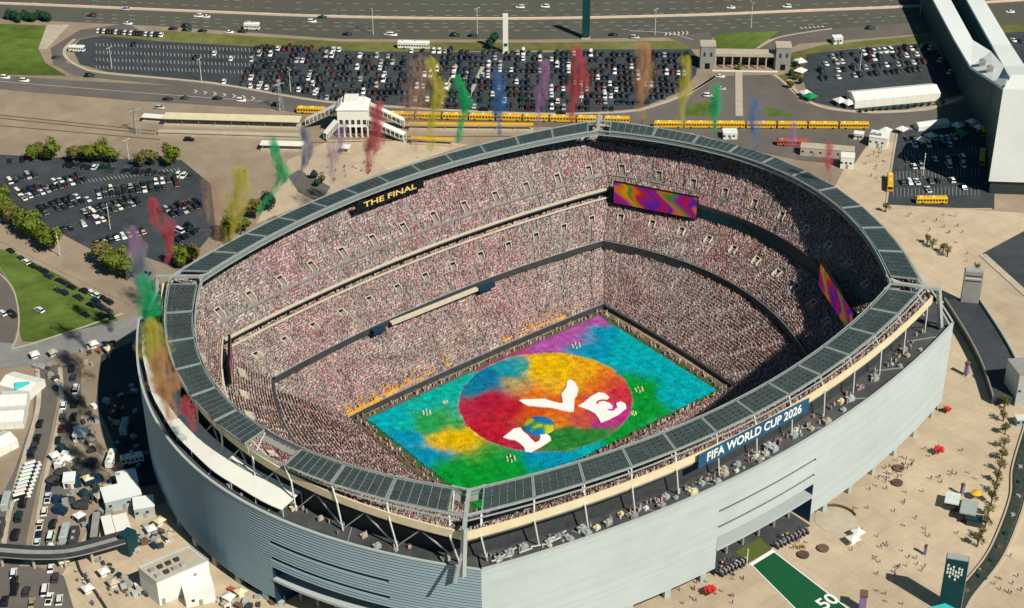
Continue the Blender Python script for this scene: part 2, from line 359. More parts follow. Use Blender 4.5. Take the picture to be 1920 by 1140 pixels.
for name, f, zf, b, zb, n in TIERS:
    mb = MB()
    for r in range(n):
        s0 = mix(f, b, r/n); s1 = mix(f, b, (r+1)/n); z = zf+(zb-zf)*r/n; dz = (zb-zf)/n
        wall_ring(mb, s0, z-dz, s0, z, 36); wall_ring(mb, s0, z, s1, z, 36); ROWS.append((name, mix(f, b, (r+.42)/n), z, r, n))
    mb.build(name, 'step', STAD)
def sring(name, m, *bands):
    mb = MB()
    for a in bands: band(mb, *a)
    return mb.build(name, m, STAD)
sring('field_wall', 'dark_band', ((57.6, 34.7, 1.2, 1.2), 0, 1.9, .5))
sring('mezzanine_fascia', 'dark_band', ((74.6, 54.6, 16, 6.2), 12.5, 14.7, .7, 40, 0, (2,)), ((74.6, 54.6, 16, 6.2), 12.5, 13.9, .7, 40, 0, (0, 3)), ((74.6, 54.6, 16, 6.2), 11.4, 15.1, .7, 40, 0, (1,)))
sring('mezzanine_rail', 'steel', ((74.5, 54.5, 16, 6.2), 15.05, 15.3, .1, 40, 0, (1, 2)))
sring('suite_glass', 'glass_dark', ((89.2, 67.7, 24, 8), 25.0, 29.2, .3), ((80.2, 60.2, 16, 6), 13.0, 16.5, .3))
sring('suite_ledge', 'fascia', ((86.6, 65.4, 23.2, 7.6), 25.1, 25.7, .5, 40, 0, (0, 2, 3)))
sring('suite_shade_band', 'teal_dark', ((86.4, 65.2, 23.2, 7.6), 23.6, 28.4, .5, 40, 0, (1,)))  # dark strip painted for the upper deck's shade and the dark glass
sring('upper_fascia', 'fascia', ((86.5, 65.3, 23, 7.5), 28.9, 29.8, .5, 40, 0, (0, 2, 3)))
sring('led_and_shade_band', 'dark_band', ((86.6, 65.4, 23, 7.5), 28.2, 28.9, .4, 40, 0, (0, 2, 3)), ((86.5, 65.3, 23, 7.5), 28.4, 30.2, .5, 40, 0, (1,)))  # right side: pale fascia coloured dark to carry the shade there
sring('cross_aisle_rail', 'concrete_grey', (mix(TIERS[2][1], TIERS[2][3], .20), 32.9, 33.35, .15))
mb = MB(); wall_ring(mb, (87.2, 66, 23, 7.5), 28.0, (97, 84, 26.5, 14.5), 43.0, 36)
wall_ring(mb, (75.2, 55.3, 16, 6.2), 12.5, (92, 74, 26, 10), 22.0, 36); mb.build('deck_soffit', 'concrete_grey', STAD)
sring('rear_parapet', 'beige_wall', ((97, 84, 26.5, 14.5), 44.3, 46.9, .45))
sring('rear_concourse', 'concrete_grey', ((95.6, 82.7, 26.5, 14.5), 43.4, 45.6, 1.3))
sring('inner_back_wall', 'dark_band', ((93, 80, 28, 14), 33.6, 43.4, .5))
PANEL_IN = (88.5, 74.5, 30, 15.5); PANEL_OUT = (95, 81.5, 31, 16); ZI, ZO = 51.0, 50.4
sring('inner_truss', 'steel', ((87.7, 73.7, 30, 15.5), 50.75, 51.05, .22), ((87.7, 73.7, 30, 15.5), 49.0, 49.25, .25))
sring('outer_truss', 'steel', ((95.3, 81.8, 30.5, 16), 50.1, 50.4, .3), ((95.6, 82.1, 29.5, 16), 48.7, 49.0, .3))
mb = MB(); wall_ring(mb, (87.9, 73.9, 30, 15.5), 49.3, (87.9, 73.9, 30, 15.5), 50.6, 40); mb.build('catwalk_mesh', 'catwalk_grey', STAD)
mb = MB(); wall_ring(mb, (88.2, 74.2, 30, 15.5), 48.9, (90.2, 76.2, 30, 15.5), 48.9, 40); mb.build('catwalk', 'concrete_grey', STAD)
NB = (12, 10, 12, 10); UG = []
for k in range(4):
    n = NB[k]; Lc = .955   # the corners stay open
    us = [-Lc+2*Lc*i/n for i in range(n+1)]; UG.append(us)
    for i in range(n):
        if k == 3 and i == 6: continue          # one bay of the left side stands open
        fr = MB(); bay = None
        a, b = us[i], us[i+1]; e = (b-a)*.035
        for uu in (a+e*.5, b-e*.5): fr.bar(side_pt(PANEL_IN, k, uu, ZI-.15), side_pt(PANEL_OUT, k, uu, ZO-.15), .36, .5)
        for sp, zz in ((PANEL_IN, ZI-.2), (PANEL_OUT, ZO-.2)): fr.bar(side_pt(sp, k, a+e, zz), side_pt(sp, k, b-e, zz), .28, .4)
        for t in (.2, .4, .6, .8): fr.bar(side_pt(mix(PANEL_IN, PANEL_OUT, t), k, a+e, mix((ZI,), (ZO,), t)[0]-.22), side_pt(mix(PANEL_IN, PANEL_OUT, t), k, b-e, mix((ZI,), (ZO,), t)[0]-.22), .16, .16)
        for t in range(6):
            p_, q_ = a+e+(b-a-2*e)*t/6, a+e+(b-a-2*e)*(t+1)/6; fr.quad(side_pt(PANEL_IN, k, p_, ZI-.3), side_pt(PANEL_OUT, k, p_, ZO-.3), side_pt(PANEL_OUT, k, q_, ZO-.3), side_pt(PANEL_IN, k, q_, ZI-.3))
        bay = fr.build('solar_bay', 'solar_frame', STAD)
        ns = 6
        for s_ in range(ns):
            sb = MB(); w = (b-a-2*e)/ns; p, q = a+e+w*(s_+.06), a+e+w*(s_+.94)
            for t in range(5):
                t0, t1 = .03+t*.19, .03+t*.19+.175
                P0, P1 = mix(PANEL_IN, PANEL_OUT, t0), mix(PANEL_IN, PANEL_OUT, t1); z0, z1 = ZI+(ZO-ZI)*t0, ZI+(ZO-ZI)*t1
                c = [side_pt(P0, k, p, z0), side_pt(P1, k, p, z1), side_pt(P1, k, q, z1), side_pt(P0, k, q, z0)]
                sb.hexa([(x, y, z-.08) for x, y, z in c]+c)
            sb.build('solar_strip', 'solar', bay)
# facade: four curved screens of long louvres, each shifted round the corner like a pinwheel
FA, FB, FC, FD = (-95., -88.), (106., -88.), (95., 88.), (-106., 88.)
FSIDES = [(FA, FB, 15.), (FB, FC, 33.), (FC, FD, 15.), (FD, FA, 32.5)]
def fac_pt(k, u, z, off=0.):
    (x0, y0), (x1, y1), bl = FSIDES[k]; t = (u+1)/2; dx, dy = x1-x0, y1-y0; L = math.hypot(dx, dy); nx, ny = dy/L, -dx/L
    b = bl*(1-u*u)+off; return (x0+dx*t+nx*b, y0+dy*t+ny*b, z)
def terrace(k, u, t, z=33.95):
    a = np.array(fac_pt(k, u, z, -1.6)); b = np.array(side_pt((95, 82, 26, 14), k, u, z)); return tuple(a+(b-a)*t)
# columns, rakers and corner frames that carry the ring
for k in range(4):
    for i, uu in enumerate(UG[k]):
        c = MB(); o3 = terrace(k, uu, .62, 34.0); top = side_pt(PANEL_OUT, k, uu, 50.1); mid = side_pt((97.6, 84.6, 26.7, 14.5), k, uu, 44.5)
        c.bar(o3, mid, .42); c.bar(mid, top, .4); c.bar(mid, side_pt((96, 83, 27, 14.5), k, uu, 46.0), .35)
        c.bar(side_pt(PANEL_IN, k, uu, 50.2), side_pt((95.5, 82.5, 27, 14.5), k, uu, 46.6), .3)
        c.build('column', 'steel_pale', STAD)
        if i < len(UG[k])-1 and k in (1, 3):
            un = UG[k][i+1]; d = MB()
            a_, b_ = terrace(k, uu, .66, 34.4), side_pt((96.6, 83.6, 26.5, 14.5), k, (uu+un)/2, 43.2); c_ = terrace(k, un, .66, 34.4)
            d.bar(a_, b_, .35); d.bar(b_, c_, .35); d.build('brace', 'steel', STAD)
for sx, sy in ((-1, -1), (1, -1), (1, 1), (-1, 1)):
    c = MB(); p = lambda x, y, z: (sx*x, sy*y, z)
    c.bar(p(88.3, 74.3, 51.2), p(98.5, 85.5, 49.9), 1.2, .8); c.bar(p(98.5, 85.5, 49.9), p(100.5, 87, 35), 1.3); c.bar(p(98.4, 85.4, 45), p(104, 88, 35), .6)
    c.bar(p(88.3, 74.3, 50.9), p(83.2, 75.2, 50.9), .45); c.bar(p(88.3, 74.3, 50.9), p(90.6, 69.6, 50.9), .45); c.bar(p(95.2, 81.7, 50.2), p(90, 83.2, 50.2), .5); c.bar(p(95.2, 81.7, 50.2), p(97.4, 77.2, 50.2), .5)
    c.build('corner_frame', 'steel', STAD)

def u_at(k, x=None, y=None):
    best = min(range(2001), key=lambda i: abs((fac_pt(k, i/1000-1, 0)[0]-x) if x is not None else (fac_pt(k, i/1000-1, 0)[1]-y))); return best/1000-1
NEAR_OPEN = (u_at(0, x=-17.), u_at(0, x=24.5)); LEFT_OPEN = (u_at(3, y=-30.), u_at(3, y=-66.))
OPEN = {0: NEAR_OPEN, 3: LEFT_OPEN}
for k in range(4):
    fm = 'white_panel' if k in (0,) else 'white_panel_shade'
    back = MB(); seg = 44
    def curtain(ua, ub, z0, z1, off, m):
        n = max(2, int(seg*(ub-ua)/2))
        for i in range(n):
            a = ua+(ub-ua)*i/n; b = ua+(ub-ua)*(i+1)/n; back.quad(fac_pt(k, a, z0, off), fac_pt(k, b, z0, off), fac_pt(k, b, z1, off), fac_pt(k, a, z1, off), m)
    if k in OPEN:
        a, b = OPEN[k]
        curtain(-1, a, 3.2, 34.6, -.7, 0); curtain(b, 1, 3.2, 34.6, -.7, 0); curtain(a, b, 14.6, 34.6, -.7, 0)
    else: curtain(-1, 1, 3.2, 34.6, -.7, 0)
    fac = back.build('facade', 'facade_dark', STAD)
    def slat(ua, ub, z, h):
        mb = MB(); n = max(2, int(44*(ub-ua)/2))
        for i in range(n):
            a = ua+(ub-ua)*i/n; b = ua+(ub-ua)*(i+1)/n
            P = [fac_pt(k, a, z, .12), fac_pt(k, b, z, .12), fac_pt(k, b, z+h, -.12), fac_pt(k, a, z+h, -.12), fac_pt(k, a, z+h, -.5), fac_pt(k, b, z+h, -.5), fac_pt(k, a, z, -.4), fac_pt(k, b, z, -.4)]
            mb.quad(P[0], P[1], P[2], P[3]); mb.quad(P[3], P[2], P[5], P[4]); mb.quad(P[6], P[7], P[1], P[0])
        o = mb.build('louver', fm, fac)
    NR = 31; hz = 31.4/NR; gap = .12 if k in (0, 1) else .36
    for r in range(NR):
        z = 3.2+r*hz; zm = z+hz/2; h = hz-gap
        if k in OPEN:
            a, b = OPEN[k]
            if zm < 14.8: slat(-1, a, z, h); slat(b, 1, z, h); continue
            if r in (11, 15, 21): slat(-1, a, z, h); slat(b, 1, z, h); continue
        slat(-1, 1, z, h)
    cp = MB()
    for i in range(44):
        a, b = -1+2*i/44, -1+2*(i+1)/44
        cp.hexa([fac_pt(k, a, 34.6, .2), fac_pt(k, b, 34.6, .2), fac_pt(k, b, 34.6, -.6), fac_pt(k, a, 34.6, -.6), fac_pt(k, a, 35.15, .2), fac_pt(k, b, 35.15, .2), fac_pt(k, b, 35.15, -.6), fac_pt(k, a, 35.15, -.6)])
    cp.build('coping', 'white_panel', fac)
    nb_ = 30
    for i in range(nb_):
        a, b = -1+2*i/nb_, -1+2*(i+1)/nb_; gl = MB()
        if k in OPEN and OPEN[k][0] < (a+b)/2 < OPEN[k][1]: continue
        gl.quad(fac_pt(k, a, 0, -2.2), fac_pt(k, b, 0, -2.2), fac_pt(k, b, 3.4, -2.2), fac_pt(k, a, 3.4, -2.2))
        gl.build('base_glazing', 'glass_dark', fac)
    for i in range(nb_//2):
        uu = -1+2*(i+.5)/(nb_//2)
        if k in OPEN and OPEN[k][0]-.02 < uu < OPEN[k][1]+.02: continue
        pr = MB(); p = fac_pt(k, uu, 0, -.7); pr.box(p, (2.2, 1.2, 3.3), math.atan2(*(np.array(fac_pt(k, uu+.01, 0))-np.array(fac_pt(k, uu-.01, 0)))[[1, 0]])); pr.build('base_pier', 'white_panel', fac)
    if k in OPEN:
        a, b = OPEN[k]; e = MB(); n = 14
        for i in range(n):
            p, q = a+(b-a)*i/n, a+(b-a)*(i+1)/n
            e.hexa([fac_pt(k, p, 10., .3), fac_pt(k, q, 10., .3), fac_pt(k, q, 10., -9), fac_pt(k, p, 10., -9), fac_pt(k, p, 10.9, .3), fac_pt(k, q, 10.9, .3), fac_pt(k, q, 10.9, -9), fac_pt(k, p, 10.9, -9)])
        e.build('balcony_slab', 'white_panel', fac)
        bk = MB()
        for i in range(n):
            p, q = a+(b-a)*i/n, a+(b-a)*(i+1)/n
            bk.quad(fac_pt(k, p, 10.9, -5), fac_pt(k, q, 10.9, -5), fac_pt(k, q, 14.8, -5), fac_pt(k, p, 14.8, -5))
            bk.quad(fac_pt(k, p, 0, -14), fac_pt(k, q, 0, -14), fac_pt(k, q, 10, -14), fac_pt(k, p, 10, -14))
        bk.build('entrance_wall', 'concrete', fac)
        for uu in (a, b):
            rv = MB(); rv.quad(fac_pt(k, uu, 0, .1), fac_pt(k, uu, 0, -14), fac_pt(k, uu, 14.9, -14), fac_pt(k, uu, 14.9, .1)); rv.build('entrance_reveal', 'blue' if k == 0 else 'navy', fac)
        for i in range(6):
            uu = a+(b-a)*(i+.5)/6; c = MB(); p = fac_pt(k, uu, 0, -6); c.tube([p, (p[0], p[1], 10)], .45, 8); c.build('entrance_column', 'concrete_grey', fac)
        lw = MB(); lw.prism([fac_pt(k, a, 0, -14.5), fac_pt(k, b, 0, -14.5), fac_pt(k, b, 0, -26), fac_pt(k, a, 0, -26)], 0, 10); lw.build('entrance_block', 'facade_dark', fac)
mb = MB()
for k in range(4):
    (x0, y0), (x1, y1), bl = FSIDES[k]
    for i in range(40):
        a, b = -1+2*i/40, -1+2*(i+1)/40
        mb.quad(fac_pt(k, a, 33.9, -.6), fac_pt(k, b, 33.9, -.6), side_pt((88, 76, 27, 13), k, b, 33.9), side_pt((88, 76, 27, 13), k, a, 33.9))
mb.build('terrace_roof', 'deck', STAD)
# plant and clutter on the terrace roof
rr = random.Random(3)
for k, n in ((0, 62), (3, 30), (1, 16)):
    for i in range(n):
        uu = rr.uniform(-.97, .97); p = terrace(k, uu, rr.uniform(.1, .8)); s = rr.uniform(.6, 1.9); u_ = MB()
        rz = rr.uniform(-.2, .2)
        u_.box((0, 0, 0), (s*1.4, s, s*.7)); u_.box((s*.2, 0, s*.7), (s*.7, s*.6, s*.25)); u_.bar((-s*.5, -s*.5, 0), (-s*.5, -s*.5, s*1.1), .15)
        u_.build('roof_unit', rr.choice(['concrete_grey', 'steel', 'white_panel', 'beige_wall', 'steel', 'concrete', 'steel_pale']), STAD, p, rz)
for k, us_ in ((0, np.linspace(-.9, .9, 9)), (3, np.linspace(-.9, .9, 7))):
    for uu in us_:
        d = MB(); a = terrace(k, uu, .02); b = terrace(k, uu, .95); d.bar((a[0], a[1], 34.1), (b[0], b[1], 34.1), .25, .3); d.build('roof_rib', 'concrete_grey', STAD)
for i in range(9):
    uu = rr.uniform(-.98, -.7); p = terrace(0, uu, rr.uniform(.2, .8)); d = MB(); d.bar((p[0], p[1], 34.6), (p[0]+rr.uniform(2, 6), p[1]-rr.uniform(-1, 2), 34.6), .3); d.build('pipe', 'steel_pale', STAD)
# long white canopy on the left terrace
cn = MB(); n = 26; ua, ub = u_at(3, y=72.), u_at(3, y=-33.)
for i in range(n):
    a, b = ua+(ub-ua)*i/n, ua+(ub-ua)*(i+1)/n; sag = lambda v: .5*math.sin((v-ua)/(ub-ua)*math.pi*9)
    A, B = fac_pt(3, a, 36.6, -2.4+.35*sag(a)), fac_pt(3, b, 36.6, -2.4+.35*sag(b)); C, D = fac_pt(3, b, 39.4+.3*sag(b), -9.5), fac_pt(3, a, 39.4+.3*sag(a), -9.5)
    cn.quad(A, B, C, D); cn.quad(A, D, (D[0], D[1], D[2]-.12), (A[0], A[1], A[2]-.12)); cn.quad((A[0], A[1], 36.3), (B[0], B[1], 36.3), B, A)
cno = cn.build('terrace_canopy', 'tent_white'); tag(cno, 'long white tensile canopy on the left terrace roof', 'canopy')
for i in range(11):
    uu = ua+(ub-ua)*i/10; p = fac_pt(3, uu, 34, -2.6); c = MB(); c.tube([p, (p[0], p[1], 36.5)], .16, 6); q = fac_pt(3, uu, 34, -9.4); c.tube([q, (q[0], q[1], 39.3)], .16, 6); c.build('canopy_post', 'steel_pale', cno)
# vomitories: dark portals with pale cheeks, and stair lines
for tname, f, zf, b, zb, n in TIERS[1:]:
    up = tname == 'upper_seating'
    for k in range(4):
        nv = 13 if k in (0, 2) else 11
        for i in range(nv):
            uu = -.92+1.84*i/(nv-1); t = .27 if up else .45
            p = np.array(side_pt(mix(f, b, t), k, uu, zf+(zb-zf)*t)); q = np.array(side_pt(mix(f, b, t+.13), k, uu, p[2])); tg = np.array(side_pt(f, k, uu+.01, 0))-np.array(side_pt(f, k, uu-.01, 0)); tg /= np.linalg.norm(tg)
            v = MB(); hh = (zb-zf)*.13+1.0; d = q-p; d[2] = 0
            for s in (-1, 1):
                c0 = p+tg*1.25*s; v.hexa([c0-tg*.15-(0, 0, .6), c0+tg*.15-(0, 0, .6), c0+tg*.15+d-(0, 0, .6), c0-tg*.15+d-(0, 0, .6), c0-tg*.15+(0, 0, .9), c0+tg*.15+(0, 0, .9), c0+tg*.15+d+(0, 0, hh), c0-tg*.15+d+(0, 0, hh)], 0)
            c1 = p+d*.92
            v.quad(c1-tg*1.1-(0, 0, .3), c1+tg*1.1-(0, 0, .3), c1+tg*1.1+(0, 0, hh-.3), c1-tg*1.1+(0, 0, hh-.3), 1)
            v.hexa([c1-tg*1.4+(0, 0, hh-.3), c1+tg*1.4+(0, 0, hh-.3), c1+tg*1.4+d*.1+(0, 0, hh-.3), c1-tg*1.4+d*.1+(0, 0, hh-.3), c1-tg*1.4+(0, 0, hh), c1+tg*1.4+(0, 0, hh), c1+tg*1.4+d*.1+(0, 0, hh), c1-tg*1.4+d*.1+(0, 0, hh)], 0)
            v.build('vomitory', ['fascia', 'black'], STAD)
# white terrace with guests on the far side, between lower and middle tiers
tr = MB(); pa, pb = np.array(at(735, 606, 14.6)), np.array(at(897, 541, 14.6)); tg = (pb-pa)/np.linalg.norm(pb-pa); nn = np.array((-tg[1], tg[0], 0))
tr.prism([tuple(pa), tuple(pb), tuple(pb+nn*1.7), tuple(pa+nn*1.7)], 13.6, 14.6); tr.build('press_terrace', 'fascia', STAD)
for p, w in ((pa-tg*6, 5.), (pb+tg*3.5, 7.)):
    b_ = MB(); b_.box((p[0], p[1], 13.2), (w, 2.2, 1.6), math.atan2(tg[1], tg[0])); b_.build('camera_platform', 'navy', STAD)

# ------------------------------------------------------------------ crowd (tens of thousands: one mass per tier)
def colour_mesh(name, V, F, cols, m, parent=None):
    """V: (n,p,3) points, F: faces of one piece, cols: (n,p,3) colours"""
    n, p, _ = V.shape; F = np.asarray(F); k = F.shape[1]
    me = bpy.data.meshes.new(name); me.vertices.add(n*p); me.vertices.foreach_set('co', V.reshape(-1).astype(np.float32))
    fi = (F[None]+(np.arange(n)*p)[:, None, None]).reshape(-1); nf = n*len(F)
    me.loops.add(nf*k); me.loops.foreach_set('vertex_index', fi.astype(np.int32)); me.polygons.add(nf); me.polygons.foreach_set('loop_start', np.arange(0, nf*k, k, dtype=np.int32))
    at_ = me.color_attributes.new('Col', 'FLOAT_COLOR', 'POINT'); c = np.ones((n*p, 4), np.float32); c[:, :3] = cols.reshape(-1, 3); at_.data.foreach_set('color', c.reshape(-1))
    me.materials.append(M[m]); me.update(calc_edges=True); me.validate()
    return link(name, me, parent)
TORSO = np.array([(-.27, -.20, 0), (.27, -.20, 0), (.27, .2, 0), (-.27, .2, 0), (-.22, -.13, .78), (.22, -.13, .78), (.22, .13, .78), (-.22, .13, .78),
                  (-.12, -.13, .78), (.12, -.13, .78), (.12, .13, .78), (-.12, .13, .78), (-.11, -.1, 1.06), (.11, -.1, 1.06), (.11, .1, 1.06), (-.11, .1, 1.06)])
PFACE = [(0, 1, 5, 4), (1, 2, 6, 5), (2, 3, 7, 6), (3, 0, 4, 7), (4, 5, 6, 7), (8, 9, 13, 12), (9, 10, 14, 13), (10, 11, 15, 14), (11, 8, 12, 15), (12, 13, 14, 15)]
PAL = np.array([(.82, .80, .78), (.76, .58, .60), (.64, .42, .44), (.62, .30, .30), (.62, .52, .44), (.50, .44, .42), (.34, .30, .30), (.14, .12, .14), (.06, .06, .08), (.45, .10, .10), (.60, .35, .16), (.10, .16, .30), (.30, .38, .34), (.72, .58, .36)])
PW = np.array([.10, .14, .15, .06, .07, .11, .10, .11, .07, .04, .02, .02, .01, .01]); PW = PW/PW.sum()
HEADS = np.array([(.12, .09, .08), (.18, .12, .09), (.48, .30, .22), (.55, .38, .28), (.60, .56, .52), (.45, .08, .08)])
def noise2(x, y, s, seed):
    r = np.random.default_rng(seed); ph = r.uniform(0, 6.28, 12); an = r.uniform(0, 6.28, 12); fr = r.uniform(.6, 2.2, 12)/s
    return sum(np.sin(fr[i]*(x*np.cos(an[i])+y*np.sin(an[i]))+ph[i]) for i in range(12))/3.5
def make_people(pos, nrm, name, seed, stand=None):
    r = np.random.default_rng(seed); n = len(pos); ci = r.choice(len(PAL), n, p=PW); col = PAL[ci].copy()
    q = noise2(pos[:, 0], pos[:, 1]+pos[:, 2], 9., 5); q2 = noise2(pos[:, 0], pos[:, 1]-pos[:, 2], 6., 9)
    redp = np.clip((q-.75)*.5, 0, .6); sw = r.random(n) < redp; col[sw] = np.array((.50, .13, .12))
    tanp = np.clip((q2-.8)*.45, 0, .5); sw = r.random(n) < tanp; col[sw] = np.array((.60, .40, .22))
    col *= r.uniform(.50, .86, (n, 1))*np.array((1.0, .97, .98)); mean = np.array((.41, .30, .31)); col = col*.62+mean*.38; pat = 1+.17*np.clip(noise2(pos[:, 0]*1.3, pos[:, 1]+2*pos[:, 2], 3.5, 21), -1.6, 1.6); pk_ = .06*np.clip(noise2(pos[:, 0], pos[:, 1]-pos[:, 2], 12., 33), -1.5, 1.5); col = .93*col*pat[:, None]*np.stack([1+pk_, 1-1.3*pk_, 1-.6*pk_], 1); hd = HEADS[r.choice(len(HEADS), n, p=(.3, .25, .17, .13, .1, .05))]
    h = r.uniform(.88, 1.35, n) if stand is None else r.uniform(1.45, 1.75, n); w = r.uniform(.85, 1.2, n)
    B = TORSO[None]*np.stack([w, w, h], 1)[:, None, :]
    a = np.arctan2(nrm[:, 1], nrm[:, 0])+np.pi/2+r.uniform(-.35, .35, n); ca, sa = np.cos(a)[:, None], np.sin(a)[:, None]
    V = np.stack([B[..., 0]*ca-B[..., 1]*sa, B[..., 0]*sa+B[..., 1]*ca, B[..., 2]], -1)+pos[:, None, :]
    cc = np.repeat(col[:, None, :], 16, 1); cc[:, 8:] = hd[:, None, :]
    return colour_mesh(name, V, PFACE, cc, 'crowd')
CROWD_LABEL = {'lower_seating': 'spectators packed into the lower tier around the field', 'middle_seating': 'spectators packed into the middle tier', 'upper_seating': 'spectators packed into the steep upper tier'}
for ti, (tname, f, zf, b, zb, n) in enumerate(TIERS):
    PP, NN = [], []
    for (rn, sp, z, r, nr) in ROWS:
        if rn != tname: continue
        for k in range(4):
            uu = np.linspace(-1, 1, 400); pts = np.array([side_pt(sp, k, u, z) for u in uu]); L = np.concatenate([[0], np.cumsum(np.linalg.norm(np.diff(pts, axis=0), axis=1))]); T = L[-1]
            s = np.arange(.5, T-.5, (.95, .50, .54, .47)[k]); s = s+rng.uniform(-.1, .1, len(s)); nA = max(4, int(round(T/13.))); ph = (s/T*nA) % 1.0
            keep = (np.abs(ph-.5) > .05) & (rng.random(len(s)) < .93)
            t = (zf, zb)
            if tname != 'lower_seating':     # stand clear of the portals
                fr = r/nr; lo, hi = ((.22, .42) if tname == 'upper_seating' else (.40, .62))
                if lo < fr < hi:
                    nv = 13 if k in (0, 2) else 11; uS = np.interp(s, L, uu); vi = (uS+.92)/1.84*(nv-1); du = np.abs(vi-np.round(vi))*1.84/(nv-1)*sp[0 if k in (0, 2) else 1]; keep &= du > 1.7
                if tname == 'upper_seating' and .17 < fr < .215: keep &= False
            s = s[keep]; P = np.stack([np.interp(s, L, pts[:, j]) for j in range(3)], 1); P += rng.normal(0, .07, P.shape)*np.array((1, 1, 0))
            d = np.stack([np.interp(s+.3, L, pts[:, j])-np.interp(s-.3, L, pts[:, j]) for j in range(3)], 1); PP.append(P); NN.append(np.stack([-d[:, 1], d[:, 0], d[:, 2]], 1))
    tag(make_people(np.concatenate(PP), np.concatenate(NN), 'crowd', 100+ti), CROWD_LABEL[tname], 'crowd', None, 'stuff')
# standing people on the rear concourse behind the beige parapet
PP, NN = [], []
for k in range(4):
    for rowo in (0, .7):
        uu = rng.uniform(-.97, .97, 210); P = np.array([side_pt((95.9+rowo, 83.0+rowo, 26.5, 14.5), k, u, 45.6) for u in uu]); d = np.array([np.subtract(side_pt((96, 83, 30, 14.5), k, u+.01, 0), side_pt((96, 83, 30, 14.5), k, u-.01, 0)) for u in uu])
        PP.append(P); NN.append(np.stack([-d[:, 1], d[:, 0], d[:, 2]], 1))
tag(make_people(np.concatenate(PP), np.concatenate(NN), 'crowd', 133, True), 'people standing on the top concourse behind the beige parapet', 'crowd', None, 'stuff')
PP, NN = [], []
for k, n in ((0, 130), (3, 60), (1, 40)):
    for _ in range(n):
        uu = rng.uniform(-.97, .97); t = np.clip(rng.normal(.72, .16), .12, .95); PP.append(terrace(k, uu, t, 33.95)); NN.append(rng.normal(size=3))
tag(make_people(np.array(PP), np.array(NN), 'crowd', 144, True), 'staff and guests walking on the terrace roof behind the facade', 'crowd', None, 'stuff')
# people along the touchlines and yellow-clad stewards in the front rows
PP = []; 
for _ in range(380):
    sd_ = rng.choice(4, p=(.3, .2, .3, .2)); t = rng.uniform(-1, 1)
    if sd_ == 0: PP.append((56*t, -33.3+rng.uniform(-.9, .6), .1))
    elif sd_ == 2: PP.append((56*t, 33.3+rng.uniform(-.6, .9), .1))
    elif sd_ == 1: PP.append((55.2+rng.uniform(-.9, 1.4), 33*t, .1))
    else: PP.append((-55.2+rng.uniform(-1.4, .9), 33*t, .1))
PP = np.array(PP); tag(make_people(PP, rng.normal(size=PP.shape), 'crowd', 155, True), 'crews and stewards lining the edge of the field', 'crowd', None, 'stuff')
gb = MB(); BD = 0
for a, b in (((652, 782), (716, 748)), ((722, 745), (815, 700)), ((835, 690), (850, 682)), ((940, 645), (958, 636)), ((974, 630), (1060, 596)), ((1062, 590), (1132, 558))):
    P, Q = np.array(at(*a, 1.9)), np.array(at(*b, 1.9)); n = int(np.linalg.norm(Q-P)/.8)
    for i in range(n*2):
        p = P+(Q-P)*random.random(); dy = random.random()**1.5*3.6; gb.box((p[0]+random.uniform(-.2, .2), p[1]+.4+dy, 1.9+dy*.4), (.62, .6, random.uniform(.9, 1.5)), random.uniform(0, 3), 0, .7)
    bo = MB(); ribbon(bo, [tuple(P), tuple(Q)], .5, 2.3, .7); tag(bo.build('pitchside_board', 'board_gold'), '%s golden advertising board from left along the far touchline' % ('first', 'second', 'third', 'fourth', 'fifth', 'sixth')[BD], 'board', 'golden boards on the far touchline'); BD += 1
for _ in range(60):
    p = at(random.uniform(1180, 1330), 0, 0); t = random.uniform(0, 1); q = at(1200+t*140, 832-t*90, 1.0); gb.box((q[0], q[1], .2), (.7, .6, 1.7), random.uniform(0, 3), 0, .7)
tag(gb.build('steward_crowd', 'orange'), 'people in orange-yellow packed along the front rows', 'crowd', None, 'stuff')

# ------------------------------------------------------------------ field and printed canvas
fb = MB(); fb.box((0, 0, .03), (114.8, 69.2, .03)); tag(fb.build('playing_field', 'turf'), 'green turf apron round the colourful canvas', None, None, 'structure')
for k, (a, b, w) in enumerate((((-57, 33.1), (57, 33.1), 1.6), ((57, -33.1), (-57, -33.1), 1.6), ((56.2, -32), (56.2, 32), 1.8), ((-56.2, 32), (-56.2, -32), 1.8))):
    s = MB(); ribbon(s, [a, b], w, .02, .065); tag(s.build('touchline_strip', 'wood_brown'), ['brown walkway along the far touchline', 'brown walkway along the near touchline', 'brown walkway behind the right goal line', 'brown walkway behind the left goal line'][k], None, None, 'structure')
CW, CH = 105.0, 63.0; nx, ny = 316, 190
gx, gy = np.meshgrid(np.linspace(-CW/2, CW/2, nx), np.linspace(-CH/2, CH/2, ny), indexing='ij')
def blend(seeds, gx, gy, power, seed, warp=2.2):
    wx = gx+warp*noise2(gx, gy, 7., seed)+.5*warp*noise2(gx, gy, 2.6, seed+3); wy = gy+warp*noise2(gx, gy, 7., seed+1)+.5*warp*noise2(gx, gy, 2.6, seed+4)
    num = np.zeros(gx.shape+(3,)); den = np.zeros(gx.shape)
    for (x, y), c, r in seeds:
        p = at(x, y, .3); d = np.hypot(wx-p[0], wy-p[1])/r; w = 1/(d**power+.02); num += w[..., None]*np.array(c); den += w
    return num/den[..., None]
cy_, te, gn, bl, mg, pk, yl, lg = (.001, .34, .40), (.004, .37, .32), (.003, .26, .03), (.001, .25, .40), (.36, .08, .34), (.42, .05, .18), (.62, .40, .003), (.02, .30, .08)
